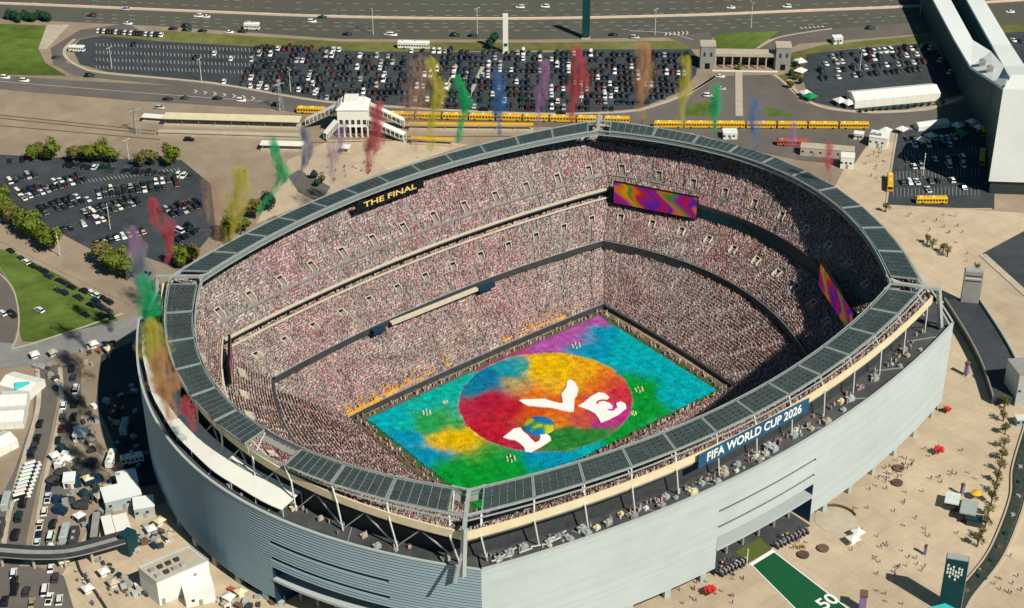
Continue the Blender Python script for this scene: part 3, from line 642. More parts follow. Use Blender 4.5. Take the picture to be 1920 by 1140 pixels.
OUTER = [((730, 785), cy_, 1), ((790, 745), te, 1), ((850, 715), te, 1.2), ((820, 790), lg, 1.), ((770, 820), bl, 1), ((800, 855), bl, 1.), ((845, 885), gn, 1.2), ((900, 890), gn, 1.3), ((950, 880), gn, 1.2), ((850, 825), yl, 1.1), ((870, 810), yl, .8), ((1020, 865), bl, 1), ((1100, 840), cy_, 1), ((1160, 810), gn, 1.1), ((1215, 772), gn, 1.0), ((1205, 738), gn, .9), ((1250, 790), lg, 1), ((1295, 757), cy_, 1.3), ((1325, 737), cy_, 1.2), ((1280, 700), cy_, 1.2), ((1220, 660), cy_, 1.3), ((1170, 640), cy_, 1.2), ((1130, 625), bl, 1), ((1120, 655), bl, 1), ((1110, 605), mg, 1), ((1070, 625), mg, 1), ((1030, 645), mg, 1), ((980, 660), pk, 1), ((940, 675), pk, .9), ((910, 690), pk, .6), ((760, 790), te, .8), ((905, 925), gn, 1), ((1110, 590), mg, .8)]
rd, rd2, org, ora, ylo, tb, pg = (.42, .012, .03), (.40, .02, .05), (.62, .17, .015), (.60, .10, .01), (.66, .40, .004), (.005, .17, .28), (.02, .19, .035)
INNER = [((885, 770), rd2, 1.2), ((900, 800), rd, 1.2), ((930, 820), rd, 1), ((960, 840), rd2, 1), ((915, 755), (.36, .01, .04), 1.1), ((960, 770), rd, 1), ((1000, 770), (.55, .08, .01), 1), ((1050, 790), org, 1), ((1060, 760), ora, 1), ((1000, 740), org, 1), ((980, 725), (.45, .25, .10), .8), ((960, 715), (.35, .28, .12), .7), ((900, 720), tb, 1.2), ((920, 705), (.005, .15, .30), 1.2), ((950, 695), (.01, .26, .32), 1), ((970, 690), (.04, .30, .30), .7), ((1010, 690), ylo, 1.2), ((1050, 690), ylo, 1.3), ((1090, 695), (.66, .34, .01), 1.3), ((1040, 715), (.66, .36, .02), 1), ((1120, 715), org, 1.1), ((1140, 725), (.55, .08, .03), 1), ((1160, 735), (.50, .03, .05), 1), ((1110, 760), (.50, .05, .06), 1), ((1160, 780), (.42, .03, .20), 1), ((1130, 790), (.38, .03, .22), .9), ((1090, 785), (.50, .08, .06), .9), ((1080, 815), pg, 1.3), ((1120, 805), pg, 1), ((1040, 830), pg, 1.2), ((1020, 845), (.05, .19, .06), .8), ((985, 848), (.30, .04, .12), .8), ((1000, 830), (.40, .02, .05), .9)]
cO = blend(OUTER, gx, gy, 5, 11); cI = blend(INNER, gx, gy, 5, 31, 1.4)
inside = (np.hypot((gx-2.0)/31.0, (gy-1.4)/29.6)+.012*noise2(gx, gy, 2., 51)) < 1
edge = np.abs(np.hypot((gx-2.0)/31.0, (gy-1.4)/29.6)-1) < .008
cc = np.where(inside[..., None], cI, cO); cc = np.where(edge[..., None], cc*.85+.08, cc)
cc = cc*(1+.14*np.clip(noise2(gx, gy, .9, 61), -2, 2)+.10*rng.normal(size=gx.shape))[..., None]
cc = np.clip(cc, .002, .85)
def canvas_col(x, y):
    i = np.clip(((x+CW/2)/CW*(nx-1)).astype(int), 0, nx-1); j = np.clip(((y+CH/2)/CH*(ny-1)).astype(int), 0, ny-1); return cc[i, j]
me = bpy.data.meshes.new('field_canvas'); zc = .42+.09*noise2(gx, gy, 1.1, 71)+.05*rng.normal(size=gx.shape)
rim = (np.arange(nx)[:, None] % 4 < 2) & ((np.arange(ny)[None] == 0) | (np.arange(ny)[None] == ny-1)) | (np.arange(ny)[None] % 4 < 2) & ((np.arange(nx)[:, None] == 0) | (np.arange(nx)[:, None] == nx-1))
gx2 = gx*(1+.011*rim); gy2 = gy*(1+.014*rim)
V = np.stack([gx2, gy2, np.clip(zc, .12, None)], -1).reshape(-1, 3); idx = np.arange(nx*ny).reshape(nx, ny)
F = np.stack([idx[:-1, :-1], idx[1:, :-1], idx[1:, 1:], idx[:-1, 1:]], -1).reshape(-1, 4)
me.from_pydata(V.tolist(), [], F.tolist()); ca = me.color_attributes.new('Col', 'FLOAT_COLOR', 'POINT'); c4 = np.ones((nx*ny, 4), np.float32); c4[:, :3] = cc.reshape(-1, 3); ca.data.foreach_set('color', c4.reshape(-1)); me.materials.append(M['print'])
canvas = link('field_canvas', me); tag(canvas, 'huge rippling multicoloured canvas with a painted disc spread over the field', 'canvas')
def z56(a, b): return (920+a*280/1384., 690+b*280/1384.)
LET = {'L': [(115, 640), (160, 605), (215, 560), (275, 550), (300, 585), (345, 620), (385, 665), (415, 690), (450, 672), (462, 640), (455, 610), (500, 600), (550, 630), (560, 665), (500, 705), (430, 745), (370, 775), (320, 770), (310, 735), (275, 700), (220, 665), (160, 655)],
       'V': [(262, 298), (300, 290), (400, 288), (500, 283), (560, 305), (640, 325), (668, 322), (662, 270), (655, 245), (700, 180), (712, 120), (745, 105), (780, 130), (812, 190), (800, 245), (778, 275), (775, 340), (770, 400), (720, 400), (640, 385), (560, 365), (430, 352), (340, 345), (300, 325)],
       'E': [(808, 350), (860, 320), (930, 262), (1000, 225), (1055, 232), (1100, 268), (1075, 288), (1030, 285), (985, 298), (972, 325), (992, 335), (1005, 312), (1050, 305), (1100, 322), (1132, 352), (1125, 372), (1078, 375), (1085, 392), (1135, 397), (1172, 365), (1165, 325), (1205, 308), (1250, 330), (1258, 368), (1190, 425), (1100, 470), (1022, 503), (1000, 465), (970, 422), (905, 385), (850, 365)]}
for ch, pts in LET.items():
    b_ = MB(); b_.prism([at(*z56(*p), .75) for p in pts], .35, .75); o = b_.build('letter', 'lettering', canvas); nice_ngons(o.data); o['label'] = 'white block letter '+ch+' lying on the disc'
# the O of the word: a small globe
c = at(1010, 792, 2.0); bm = bmesh.new(); bmesh.ops.create_icosphere(bm, subdivisions=4, radius=1.)
gme = bpy.data.meshes.new('globe'); bm.to_mesh(gme); bm.free(); co = np.array([v.co for v in gme.vertices]); land = noise2(co[:, 0]*4, co[:, 1]*4, 1.1, 88)
gc = np.where((land > .55)[:, None], np.array((.50, .42, .03)), np.where((land > .15)[:, None], np.array((.06, .30, .05)), np.array((.01, .16, .40)))); ga = gme.color_attributes.new('Col', 'FLOAT_COLOR', 'POINT'); g4 = np.ones((len(co), 4), np.float32); g4[:, :3] = gc; ga.data.foreach_set('color', g4.reshape(-1)); gme.materials.append(M['print'])
glo = link('globe', gme, None, (c[0], c[1], .3)); glo.scale = (5.6, 5.6, 1.6); tag(glo, 'round blue, green and yellow globe standing for the letter O', 'globe'); smooth(glo)
# performers and flags across the canvas
n = 900; x = rng.uniform(-51.5, 51.5, n); y = rng.uniform(-30.8, 30.8, n); col = canvas_col(x, y)*rng.uniform(.75, 1.5, (n, 1)); P = np.stack([x, y, np.full(n, .3)], 1); keepf = np.hypot((x-2)/30, (y-1.4)/29) > 0; h = rng.uniform(.2, .42, n); a = rng.uniform(0, 6.28, n)
FL = np.array([(-.35, -.05, 0), (.35, -.05, 0), (.35, .05, 0), (-.35, .05, 0), (-.45, -.3, .9), (.45, -.25, .9), (.4, .3, 1.), (-.4, .25, 1.)]); B = FL[None]*np.stack([h*1.3, h*1.3, h], 1)[:, None]; ca_, sa_ = np.cos(a)[:, None], np.sin(a)[:, None]
V = np.stack([B[..., 0]*ca_-B[..., 1]*sa_, B[..., 0]*sa_+B[..., 1]*ca_, B[..., 2]], -1)+P[:, None]
tag(colour_mesh('performer_crowd', V, [(0, 1, 5, 4), (1, 2, 6, 5), (2, 3, 7, 6), (3, 0, 4, 7), (4, 5, 6, 7)], np.repeat(col[:, None], 8, 1), 'print'), 'performers with coloured cloths scattered over the canvas', 'crowd', None, 'stuff')
fig = MB()
for (px_, py_), sc in (((800, 775), 2.2), ((1080, 650), 2.4), ((958, 862), 2.4), ((1198, 732), 2.2), ((925, 914), 1.6), ((1188, 776), 1.4), ((835, 755), 1.2)):
    p = at(px_, py_, .3)
    for j in range(6):
        an = j*1.05; fig.box((p[0]+sc*.6*math.cos(an), p[1]+sc*.6*math.sin(an), .4), (.6, .5, sc*random.uniform(.25, .5)), an, 0, .6)
tag(fig.build('performer_crowd', 'beige_wall'), 'small knots of pale-clad performers on the canvas', 'crowd', None, 'stuff')

# ------------------------------------------------------------------ screens and banners inside the bowl
def grid_sheet(name, P, nu, nv, colf, m, label, cat, thick):
    """a flat display through corners P (bl, br, tr, tl) with a printed pattern and a dark casing"""
    P = [np.array(p) for p in P]; nrm = np.cross(P[1]-P[0], P[3]-P[0]); nrm /= np.linalg.norm(nrm); root = thing(name, label, cat, tuple((P[0]+P[1])/2)); off = (P[0]+P[1])/2
    V = np.zeros((nu+1, nv+1, 3)); C3 = np.zeros((nu+1, nv+1, 3))
    for i in range(nu+1):
        for j in range(nv+1):
            s, t = i/nu, j/nv; V[i, j] = (P[0]*(1-s)+P[1]*s)*(1-t)+(P[3]*(1-s)+P[2]*s)*t+nrm*.06-off; C3[i, j] = colf(s, t)
    idx = np.arange((nu+1)*(nv+1)).reshape(nu+1, nv+1); F = np.stack([idx[:-1, :-1], idx[1:, :-1], idx[1:, 1:], idx[:-1, 1:]], -1).reshape(-1, 4)
    me = bpy.data.meshes.new('display'); me.from_pydata(V.reshape(-1, 3).tolist(), [], F.tolist()); ca = me.color_attributes.new('Col', 'FLOAT_COLOR', 'POINT'); c4 = np.ones((V.shape[0]*V.shape[1], 4), np.float32); c4[:, :3] = C3.reshape(-1, 3); ca.data.foreach_set('color', c4.reshape(-1)); me.materials.append(M[m]); link('display', me, root)
    cs = MB(); e = .35; up = (P[3]-P[0])/np.linalg.norm(P[3]-P[0]); rt = (P[1]-P[0])/np.linalg.norm(P[1]-P[0]); Q = [P[0]-up*e-rt*e, P[1]-up*e+rt*e, P[2]+up*e+rt*e, P[3]+up*e-rt*e]
    cs.hexa([q-nrm*thick-off for q in (Q[0], Q[1])]+[q-off for q in (Q[1], Q[0])]+[q-nrm*thick-off for q in (Q[3], Q[2])]+[q-off for q in (Q[2], Q[3])]); cs.build('casing', 'black', root)
    return root
def tie_dye(seed):
    pal = np.array([(.16, .01, .18), (.26, .01, .03), (.40, .10, .005), (.03, .14, .02), (.06, .01, .22), (.24, .005, .10), (.42, .20, .005)])
    seq = [0, 5, 0, 2, 6, 3, 2, 1, 0, 4, 5, 1, 4, 2, 3, 0, 5, 1, 4, 2, 6, 0, 5, 1]
    def f(s, t):
        v = (s*(len(seq)-7)+2.6*t+.9*math.sin(7*t+9*s+seed)+.5*math.sin(19*s+4*t)) % (len(seq)-1); i = int(v); w = v-i; w = w*w*(3-2*w); return pal[seq[i]]*(1-w)+pal[seq[i+1]]*w
    return f
def corner_screen(k, ua, ub, z0, z1, label, seed):
    sp = (84.6, 63.4, 23, 7.5); a, b = side_pt(sp, k, ua, 0), side_pt(sp, k, ub, 0)
    grid_sheet('video_screen', [(b[0], b[1], z0), (a[0], a[1], z0), (a[0], a[1], z1), (b[0], b[1], z1)], 60, 16, tie_dye(seed), 'screen', label, 'screen', .8)
corner_screen(1, .50, .97, 25.0, 34.0, 'long video screen glowing purple and orange near the far corner', 3)
corner_screen(1, -.97, -.50, 25.0, 34.0, 'video screen in shade near the right corner', 8)
corner_screen(3, -.97, -.74, 25.5, 33.0, 'video screen seen edge-on near the left corner', 5)
def text_obj(s, size, m, parent, mat4, width=None, ext=.05):
    cu = bpy.data.curves.new('lettering', 'FONT'); cu.body = s; cu.size = size; cu.extrude = ext; cu.offset = size*.02; cu.align_x = 'CENTER'; cu.align_y = 'CENTER'; cu.materials.append(M[m])
    o = bpy.data.objects.new('lettering', cu); COL.objects.link(o); bpy.context.view_layer.update()
    me = bpy.data.meshes.new_from_object(o.evaluated_get(bpy.context.evaluated_depsgraph_get())); bpy.data.objects.remove(o); bpy.data.curves.remove(cu)
    if width:
        co = np.array([v.co for v in me.vertices]); k = width/(co[:, 0].max()-co[:, 0].min()); me.transform(Matrix.Diagonal((k, 1, 1, 1)))
    o = link('lettering', me, parent); o.matrix_local = mat4; return o
def banner(name, A, B, z0, z1, text, m, tm, label, thick=.25, frac=.86, hfrac=.62, tw=None):
    """upright banner from A to B (seen with A on the left)"""
    A, B = Vector((A[0], A[1], z0)), Vector((B[0], B[1], z0)); x = (B-A).normalized(); z = Vector((0, 0, 1)); n = x.cross(z); c = (A+B)/2; L = (B-A).length
    root = thing(name, label, 'banner', tuple(c)); rot = Matrix((x, -n, z)).transposed()
    b_ = MB(); b_.box((0, 0, 0), (L, thick, z1-z0)); o = b_.build('panel', m, root); o.matrix_local = rot.to_4x4()
    tr = Matrix((x, z, n)).transposed().to_4x4(); tr.translation = n*(thick/2+.03)+z*((z1-z0)/2)
    text_obj(text, (z1-z0)*hfrac*1.38, tm, root, tr, (tw or L*frac)); return root
ring = (97.9, 84.9, 26.5, 14.5)
pA, pB = at(1306, 868, 44.6), at(1511, 760, 44.6)
qa = min(np.linspace(-1, 1, 800), key=lambda u: abs(pix(side_pt(ring, 0, u, 44.6))[0]-1306)); qb = min(np.linspace(-1, 1, 800), key=lambda u: abs(pix(side_pt(ring, 0, u, 44.6))[0]-1511))
A_, B_ = side_pt(ring, 0, qa, 0), side_pt(ring, 0, qb, 0); A_ = (A_[0], A_[1]-.9); B_ = (B_[0], B_[1]-.9)
banner('stadium_banner', A_, B_, 42.6, 47.6, 'FIFA WORLD CUP 2026', 'blue', 'lettering', 'long blue banner with white capitals on the near rear parapet')
ri = (87.0, 73.0, 30, 15.5)
qa = min(np.linspace(-1, 1, 800), key=lambda u: abs(pix(side_pt(ri, 2, u, 47.))[0]-666)); qb = min(np.linspace(-1, 1, 800), key=lambda u: abs(pix(side_pt(ri, 2, u, 47.))[0]-792))
A_, B_ = side_pt(ri, 2, qa, 0), side_pt(ri, 2, qb, 0)
banner('roof_banner', (A_[0], A_[1]-.5), (B_[0], B_[1]-.5), 45.2, 48.7, 'THE FINAL', 'black', 'lettering_gold', 'dark banner with gold letters hung under the far roof ring', .25, .78)
for (p, w) in ((at(675, 372, 47.0), 3.4), (at(785, 332, 47.0), 3.4)):
    b_ = MB(); b_.box((0, 0, -2.2), (w, .5, 4.2), .18); tag(b_.build('emblem_panel', 'blue', None, (p[0], p[1]-.8, p[2])), 'plain blue emblem panel at the %s end of the gold-lettered banner' % ('left' if w and p[0] < at(730, 350, 47)[0] else 'right'), 'panel')

# ------------------------------------------------------------------ coloured smoke
def smoke_mat(name, col, dens):
    m = bpy.data.materials.new(name); m.use_nodes = True; n = m.node_tree.nodes; l = m.node_tree.links; n.remove(n['Principled BSDF'])
    v = n.new('ShaderNodeVolumePrincipled'); v.inputs['Color'].default_value = (*col, 1); v.inputs['Density'].default_value = dens; v.inputs['Anisotropy'].default_value = .1
    ge = n.new('ShaderNodeNewGeometry'); mp = n.new('ShaderNodeMapping'); mp.inputs['Scale'].default_value = (.5, .5, .11); no = n.new('ShaderNodeTexNoise'); no.inputs['Scale'].default_value = 1.; no.inputs['Detail'].default_value = 3.; l.new(ge.outputs['Position'], mp.inputs[0]); l.new(mp.outputs[0], no.inputs['Vector'])
    mr = n.new('ShaderNodeMapRange'); mr.inputs[1].default_value = .40; mr.inputs[2].default_value = .68; mr.inputs[3].default_value = 0; mr.inputs[4].default_value = dens*2.0; l.new(no.outputs['Fac'], mr.inputs[0]); l.new(mr.outputs[0], v.inputs['Density'])
    l.new(v.outputs[0], n['Material Output'].inputs['Volume']); return m
SM = {'red': (.93, .20, .24), 'green': (.06, .80, .35), 'yellow': (.96, .84, .16), 'orange': (.95, .55, .30), 'blue': (.14, .36, .78), 'purple': (.70, .42, .68), 'grey': (.42, .46, .60), 'brown': (.84, .54, .38)}
SMAT = {}
def plume(col, pts, w, dens, label, zb=51., seg=10):
    """a ragged column of smoke; pts run from the foot upwards in the photo, all in the upright plane through the foot"""
    foot = np.array(at(pts[0][0], pts[0][1], zb)); nrm = np.array((FWD[0], FWD[1], 0)); nrm /= np.linalg.norm(nrm)
    P = []
    for x, y in pts:
        d = FWD+(x-W/2)/FPX*RGT-(y-H/2)/FPX*UPV; t = ((foot-CAM)@nrm)/(d@nrm); P.append(Vector(CAM+d*t))
    P = smooth_path(P, 6); sc = np.linalg.norm(foot-CAM)/FPX; r0 = w*sc/2; R_ = random.Random(hash(label) % 999)
    for layer, (rf, df) in enumerate(((1.15, .32), (.9, .56), (.62, .95), (.36, 1.3))):
        mb = MB(); n = len(P)
        for k, p in enumerate(P):
            e = k/(n-1); prof = (.40+.85*min(1, e*2.0))*(1 if e < .85 else max(.35, 1-(e-.85)*3.))*(.85+.25*math.sin(e*13+layer))
            wob = r0*.38*layer/2; p = p+Vector((wob*math.sin(e*9+layer*2.1+R_.uniform(-.5, .5)), wob*math.cos(e*8+layer*1.3), 0))
            for j in range(seg):
                a = 2*math.pi*j/seg; r = r0*rf*prof*R_.uniform(.5, 1.4)
                mb.v.append((p.x+r*math.cos(a)-foot[0], p.y+r*math.sin(a)-foot[1], p.z+R_.uniform(-.5, .5)*r0*.4-foot[2]))
        for k in range(n-1):
            for j in range(seg): q = (j+1) % seg; mb.f.append((k*seg+j, k*seg+q, (k+1)*seg+q, (k+1)*seg+j)); mb.m.append(0)
        mb.f.append(tuple(reversed(range(seg)))); mb.f.append(tuple((n-1)*seg+j for j in range(seg))); mb.m += [0, 0]
        me = bpy.data.meshes.new('smoke'); me.from_pydata(mb.v, [], mb.f); key = (col, round(dens*df/r0, 3))
        if key not in SMAT: SMAT[key] = smoke_mat('smoke_'+col, SM[col], dens*df/r0)
        me.materials.append(SMAT[key]); me.update()
        if layer == 0: root = link('smoke_plume', me, None, tuple(foot)); tag(root, label, 'smoke', 'coloured smoke plumes rising from the roof ring')
        else: link('smoke_core', me, root)
PL = [('red', [(312, 492), (318, 465), (312, 430), (292, 400), (284, 372)], 27, .9, 'red smoke plume over the tree-lined car park'),
      ('brown', [(402, 462), (405, 420), (400, 370), (396, 325)], 46, .28, 'faint brown haze of smoke beside the yellow plume'),
      ('yellow', [(424, 452), (438, 425), (443, 390), (452, 340), (446, 312)], 34, .75, 'yellow smoke plume rising above the left rim'),
      ('green', [(486, 402), (495, 380), (522, 350), (530, 320), (515, 290), (512, 258)], 22, .9, 'green curling smoke plume above the left rim'),
      ('grey', [(548, 346), (570, 310), (577, 275), (568, 238)], 20, .8, 'blue-grey smoke wisp left of the station'),
      ('purple', [(622, 340), (624, 300), (634, 265), (642, 232)], 32, .35, 'thin purple smoke in front of the station'),
      ('red', [(688, 322), (694, 290), (704, 250), (706, 192)], 31, .8, 'red smoke plume in front of the white station building'),
      ('brown', [(778, 292), (776, 250), (776, 200), (782, 150), (786, 105)], 48, .26, 'brownish smoke haze beside the tall yellow plume'),
      ('yellow', [(806, 280), (808, 240), (822, 180), (812, 140), (806, 108)], 31, .75, 'tall yellow smoke plume above the bus row'),
      ('green', [(860, 268), (862, 240), (874, 200), (866, 170), (855, 142)], 23, .9, 'narrow green smoke plume above the bus row'),
      ('blue', [(934, 250), (934, 220), (936, 180), (934, 124)], 26, .7, 'blue smoke plume over the long car park'),
      ('purple', [(1008, 238), (1012, 200), (1018, 160), (1020, 112)], 26, .55, 'mauve smoke plume over the long car park'),
      ('red', [(1070, 226), (1074, 190), (1086, 145), (1078, 88)], 33, .8, 'red smoke plume near the top corner of the rim'),
      ('orange', [(1202, 226), (1204, 180), (1208, 130), (1204, 76)], 36, .55, 'orange smoke plume right of the top corner'),
      ('yellow', [(1278, 240), (1278, 200), (1284, 150), (1284, 104)], 26, .55, 'yellow smoke plume left of the gatehouse'),
      ('green', [(1338, 254), (1338, 225), (1341, 190), (1340, 158)], 24, .75, 'green smoke plume below the gatehouse'),
      ('blue', [(1416, 280), (1416, 250), (1414, 215), (1412, 185)], 24, .45, 'pale blue smoke puff right of the median'),
      ('purple', [(1487, 305), (1487, 275), (1486, 250), (1484, 225)], 20, .35, 'faint purple smoke wisp over the yellow buses'),
      ('red', [(1554, 345), (1554, 315), (1553, 290), (1552, 265)], 20, .35, 'faint red smoke wisp behind the right rim'),
      ('purple', [(272, 525), (262, 485), (254, 455), (244, 425)], 30, .7, 'purple top of the rainbow smoke stream on the left'),
      ('grey', [(278, 585), (270, 540), (264, 500), (256, 465)], 38, .8, 'grey-blue stretch of the rainbow smoke stream'),
      ('green', [(290, 665), (284, 610), (277, 560), (268, 515)], 40, 1.2, 'green stretch of the rainbow smoke stream'),
      ('yellow', [(304, 728), (294, 685), (288, 645), (282, 600)], 42, 1.2, 'yellow stretch of the rainbow smoke stream'),
      ('orange', [(322, 785), (314, 745), (303, 705), (293, 655)], 44, 1.1, 'orange foot of the rainbow smoke stream'),
      ('red', [(364, 808), (358, 785), (350, 765), (345, 745)], 22, .8, 'red smoke puff on the left terrace')]
for a in PL: plume(*a, zb=44. if a[0] == 'red' and a[1][0][0] == 364 else 51.)

# ------------------------------------------------------------------ vehicles
class Ordinals:
    W_ = ['first', 'second', 'third', 'fourth', 'fifth', 'sixth', 'seventh', 'eighth', 'ninth', 'tenth', 'eleventh', 'twelfth']
    def __getitem__(s, n): return s.W_[n] if n < 12 else '%d%s' % (n+1, 'th' if 10 <= (n+1) % 100 <= 20 else {1: 'st', 2: 'nd', 3: 'rd'}.get((n+1) % 10, 'th'))
ORD = Ordinals()
SHAPES = {  # length, width, body top, cabin base from/to, cabin top from/to, roof height
    'sedan': (4.6, 1.82, .88, -1.55, 1.05, -.95, .35, 1.43), 'suv': (4.8, 1.95, 1.02, -2.2, 1.15, -1.95, .55, 1.78), 'van': (5.6, 2.05, 1.15, -2.7, 1.9, -2.6, 1.25, 2.3), 'pickup': (5.6, 2.0, 1.05, -.5, 1.35, -.3, .75, 1.85)}
def car_parts(kind):
    L, w, zb, c0, c1, t0, t1, zr = SHAPES[kind]; l = L/2; h = w/2; out = []
    b = MB(); prof = [(-l, .42), (-l-.02, .75), (-l+.12, zb-.02), (c0, zb), (c1, zb-.02), (l-.18, zb-.16), (l, .62), (l-.02, .40)]
    for s_, yy in ((-1, -h), (1, h)):
        pass
    n = len(prof); top = [(x, -h*.97 if z > .7 else -h, z) for x, z in prof]; 
    i = len(b.v); b.v += [(x, -h*(.94 if z > .8 else 1), z) for x, z in prof]+[(x, h*(.94 if z > .8 else 1), z) for x, z in prof]
    b.f.append(tuple(i+k for k in reversed(range(n)))); b.f.append(tuple(i+n+k for k in range(n))); b.m += [0, 0]
    for k in range(n):
        q = (k+1) % n; b.f.append((i+k, i+q, i+n+q, i+n+k)); b.m.append(0)
    if kind == 'pickup': b.box((-l+1.05, 0, zb+.01), (1.75, w*.74, .02), 0, 1)
    b.hexa([(t0+.02, -h*.72, zr-.05), (t1-.02, -h*.72, zr-.05), (t1-.02, h*.72, zr-.05), (t0+.02, h*.72, zr-.05), (t0+.08, -h*.66, zr+.02), (t1-.1, -h*.66, zr+.02), (t1-.1, h*.66, zr+.02), (t0+.08, h*.66, zr+.02)], 0)
    out.append(('body', b, ['car_paint', 'black']))
    c = MB(); c.hexa([(c0, -h*.9, zb-.03), (c1, -h*.9, zb-.03), (c1, h*.9, zb-.03), (c0, h*.9, zb-.03), (t0, -h*.74, zr-.05), (t1, -h*.74, zr-.05), (t1, h*.74, zr-.05), (t0, h*.74, zr-.05)]); out.append(('windows', c, ['car_glass']))
    for x in (-l*.62, l*.62):
        for s_ in (-1, 1):
            t = MB(); t.tube([(x, s_*(h-.22), .34), (x, s_*(h+.01), .34)], .34, 10); out.append(('wheel', t, ['tire']))
    for s_ in (-1, 1):
        t = MB(); t.box((l-.03, s_*h*.7, .62), (.08, .36, .12)); out.append(('headlight', t, ['lamp']))
    return out
CARP = {k: [(n, mb.mesh(n, m)) for n, mb, m in car_parts(k)] for k in SHAPES}
def whole(kind):
    b = MB(); mats = ['car_paint', 'black', 'car_glass', 'tire', 'lamp']
    for n, mb, m in car_parts(kind):
        o = len(b.v); b.v += mb.v; b.f += [tuple(o+i for i in f) for f in mb.f]; b.m += [mats.index(m[x] if x < len(m) else m[0]) for x in mb.m]
    return b.mesh('car_'+kind, mats)
CARW = {k: whole(k) for k in SHAPES}
CARC = {'white': (.80, .80, .78), 'silver': (.42, .43, .44), 'black': (.012, .013, .016), 'dark grey': (.05, .055, .06), 'navy': (.012, .022, .06), 'dark red': (.09, .012, .014), 'tan': (.40, .32, .20), 'dark green': (.012, .045, .03)}
CARS = []
def add_car(x, y, rz, colour, kind, label, group): CARS.append((x, y, rz, colour, kind, label, group))
cr = random.Random(21)
def pick_colour(wf): return 'white' if cr.random() < wf else cr.choice(['black', 'black', 'dark grey', 'dark grey', 'navy', 'dark grey', 'black', 'navy', 'black', 'dark green', 'dark grey', 'dark red', 'silver'])
def pick_kind(): return cr.choice(['sedan', 'suv', 'suv', 'sedan', 'suv', 'pickup', 'sedan', 'suv', 'van'])
def inpoly(p, poly):
    c = False; n = len(poly)
    for i in range(n):
        (x1, y1), (x2, y2) = poly[i], poly[(i+1) % n]
        if (y1 > p[1]) != (y2 > p[1]) and p[0] < (x2-x1)*(p[1]-y1)/(y2-y1)+x1: c = not c
    return c
def car_row(a, b, where, dens=.9, wf=.2, group='parked cars', pitch=2.75, off=0., clip=None, tilt=0.):
    A, B = np.array(at(*a)), np.array(at(*b)); d = (B-A); L = np.linalg.norm(d); d /= L; n = np.array((-d[1], d[0], 0)); k = 0
    for i in range(int(L/pitch)):
        if cr.random() > dens: continue
        p = A+d*(i*pitch)+n*(off+cr.uniform(-.25, .25)); q = pix(p)
        if clip and not inpoly(q, clip): continue
        col = pick_colour(wf); kd = pick_kind(); lab = '%s %s, %s from left in the %s' % (col, kd, ORD[k], where); k += 1
        add_car(p[0], p[1], math.atan2(n[1], n[0])+tilt+(math.pi if cr.random() < .5 else 0)+cr.uniform(-.03, .03), col, kd, lab, group)
# tree-lined car park
LB = [((18, 303), (78, 297), 'top left row'), ((112, 310), (378, 335), 'long top row'), ((18, 342), (88, 325), 'short upper-left row'), ((44, 373), (168, 335), 'upper-left double row'), ((186, 370), (352, 346), 'upper-right double row'), ((84, 400), (178, 372), 'middle-left double row'), ((166, 408), (272, 378), 'centre double row'), ((120, 432), (222, 406), 'lower-left row'), ((312, 408), (394, 382), 'right-hand double row'), ((182, 458), (286, 432), 'bottom row'), ((332, 452), (388, 424), 'lower-right double row')]
for a, b, w in LB:
    car_row(a, b, w+' of tree-lined car park', .95, .13, 'cars in the tree-lined car park')
    if 'double' in w: car_row(a, b, w+' (rear rank) of tree-lined lot', .93, .17, 'cars in the tree-lined car park', off=5.2)
# lawn and left edge
LAWN = [(20, 472, 'black'), (40, 486, 'dark grey'), (49, 494, 'white'), (60, 500, 'black'), (74, 506, 'navy'), (84, 512, 'black'), (92, 520, 'dark grey'), (112, 528, 'black'), (124, 534, 'navy'), (134, 540, 'black'), (108, 546, 'dark grey'), (120, 551, 'navy'), (158, 548, 'black'), (170, 551, 'white'), (180, 556, 'white'), (180, 566, 'navy'), (192, 560, 'black'), (204, 568, 'dark green'), (172, 574, 'black'), (188, 578, 'navy'), (202, 584, 'dark grey'), (148, 560, 'dark grey'), (160, 592, 'black'), (206, 596, 'black'), (190, 594, 'dark green'), (74, 584, 'white'), (22, 592, 'black'), (4, 590, 'white')]
for i, (x, y, c) in enumerate(LAWN):
    p = at(x, y); add_car(p[0], p[1], 1.75+cr.uniform(-.12, .12), c, pick_kind() if c != 'white' else 'suv', '%s car, %s counting down the edge of the left lawn' % (c, ORD[i]), 'cars around the left lawn')
# bottom-left roads
BL = [(75, 797, 'black', 'suv'), (70, 826, 'black', 'pickup'), (66, 838, 'dark grey', 'suv'), (60, 852, 'navy', 'van'), (140, 760, 'black', 'suv'), (139, 784, 'black', 'suv'), (143, 733, 'white', 'van'), (120, 763, 'white', 'suv'), (118, 785, 'dark grey', 'suv'), (115, 806, 'dark red', 'sedan'), (109, 828, 'black', 'sedan'), (135, 694, 'black', 'suv'), (138, 710, 'dark grey', 'suv'), (44, 945, 'black', 'van'), (36, 972, 'dark green', 'van'), (30, 1006, 'black', 'van'), (90, 937, 'white', 'pickup'), (84, 962, 'white', 'suv'), (75, 988, 'white', 'pickup'), (73, 1004, 'navy', 'sedan'), (70, 1020, 'white', 'sedan'), (100, 985, 'black', 'suv'), (96, 1010, 'white', 'van'), (26, 1078, 'white', 'suv'), (28, 1092, 'black', 'suv'), (28, 1108, 'black', 'pickup'), (50, 1112, 'dark grey', 'suv'), (85, 1110, 'white', 'van'), (93, 1126, 'white', 'pickup'), (112, 1128, 'white', 'suv'), (96, 1068, 'white', 'sedan'), (104, 1086, 'dark grey', 'suv'), (10, 1130, 'black', 'suv'), (60, 1134, 'tan', 'sedan'), (106, 905, 'black', 'suv'), (92, 915, 'navy', 'sedan'), (118, 942, 'black', 'suv')]
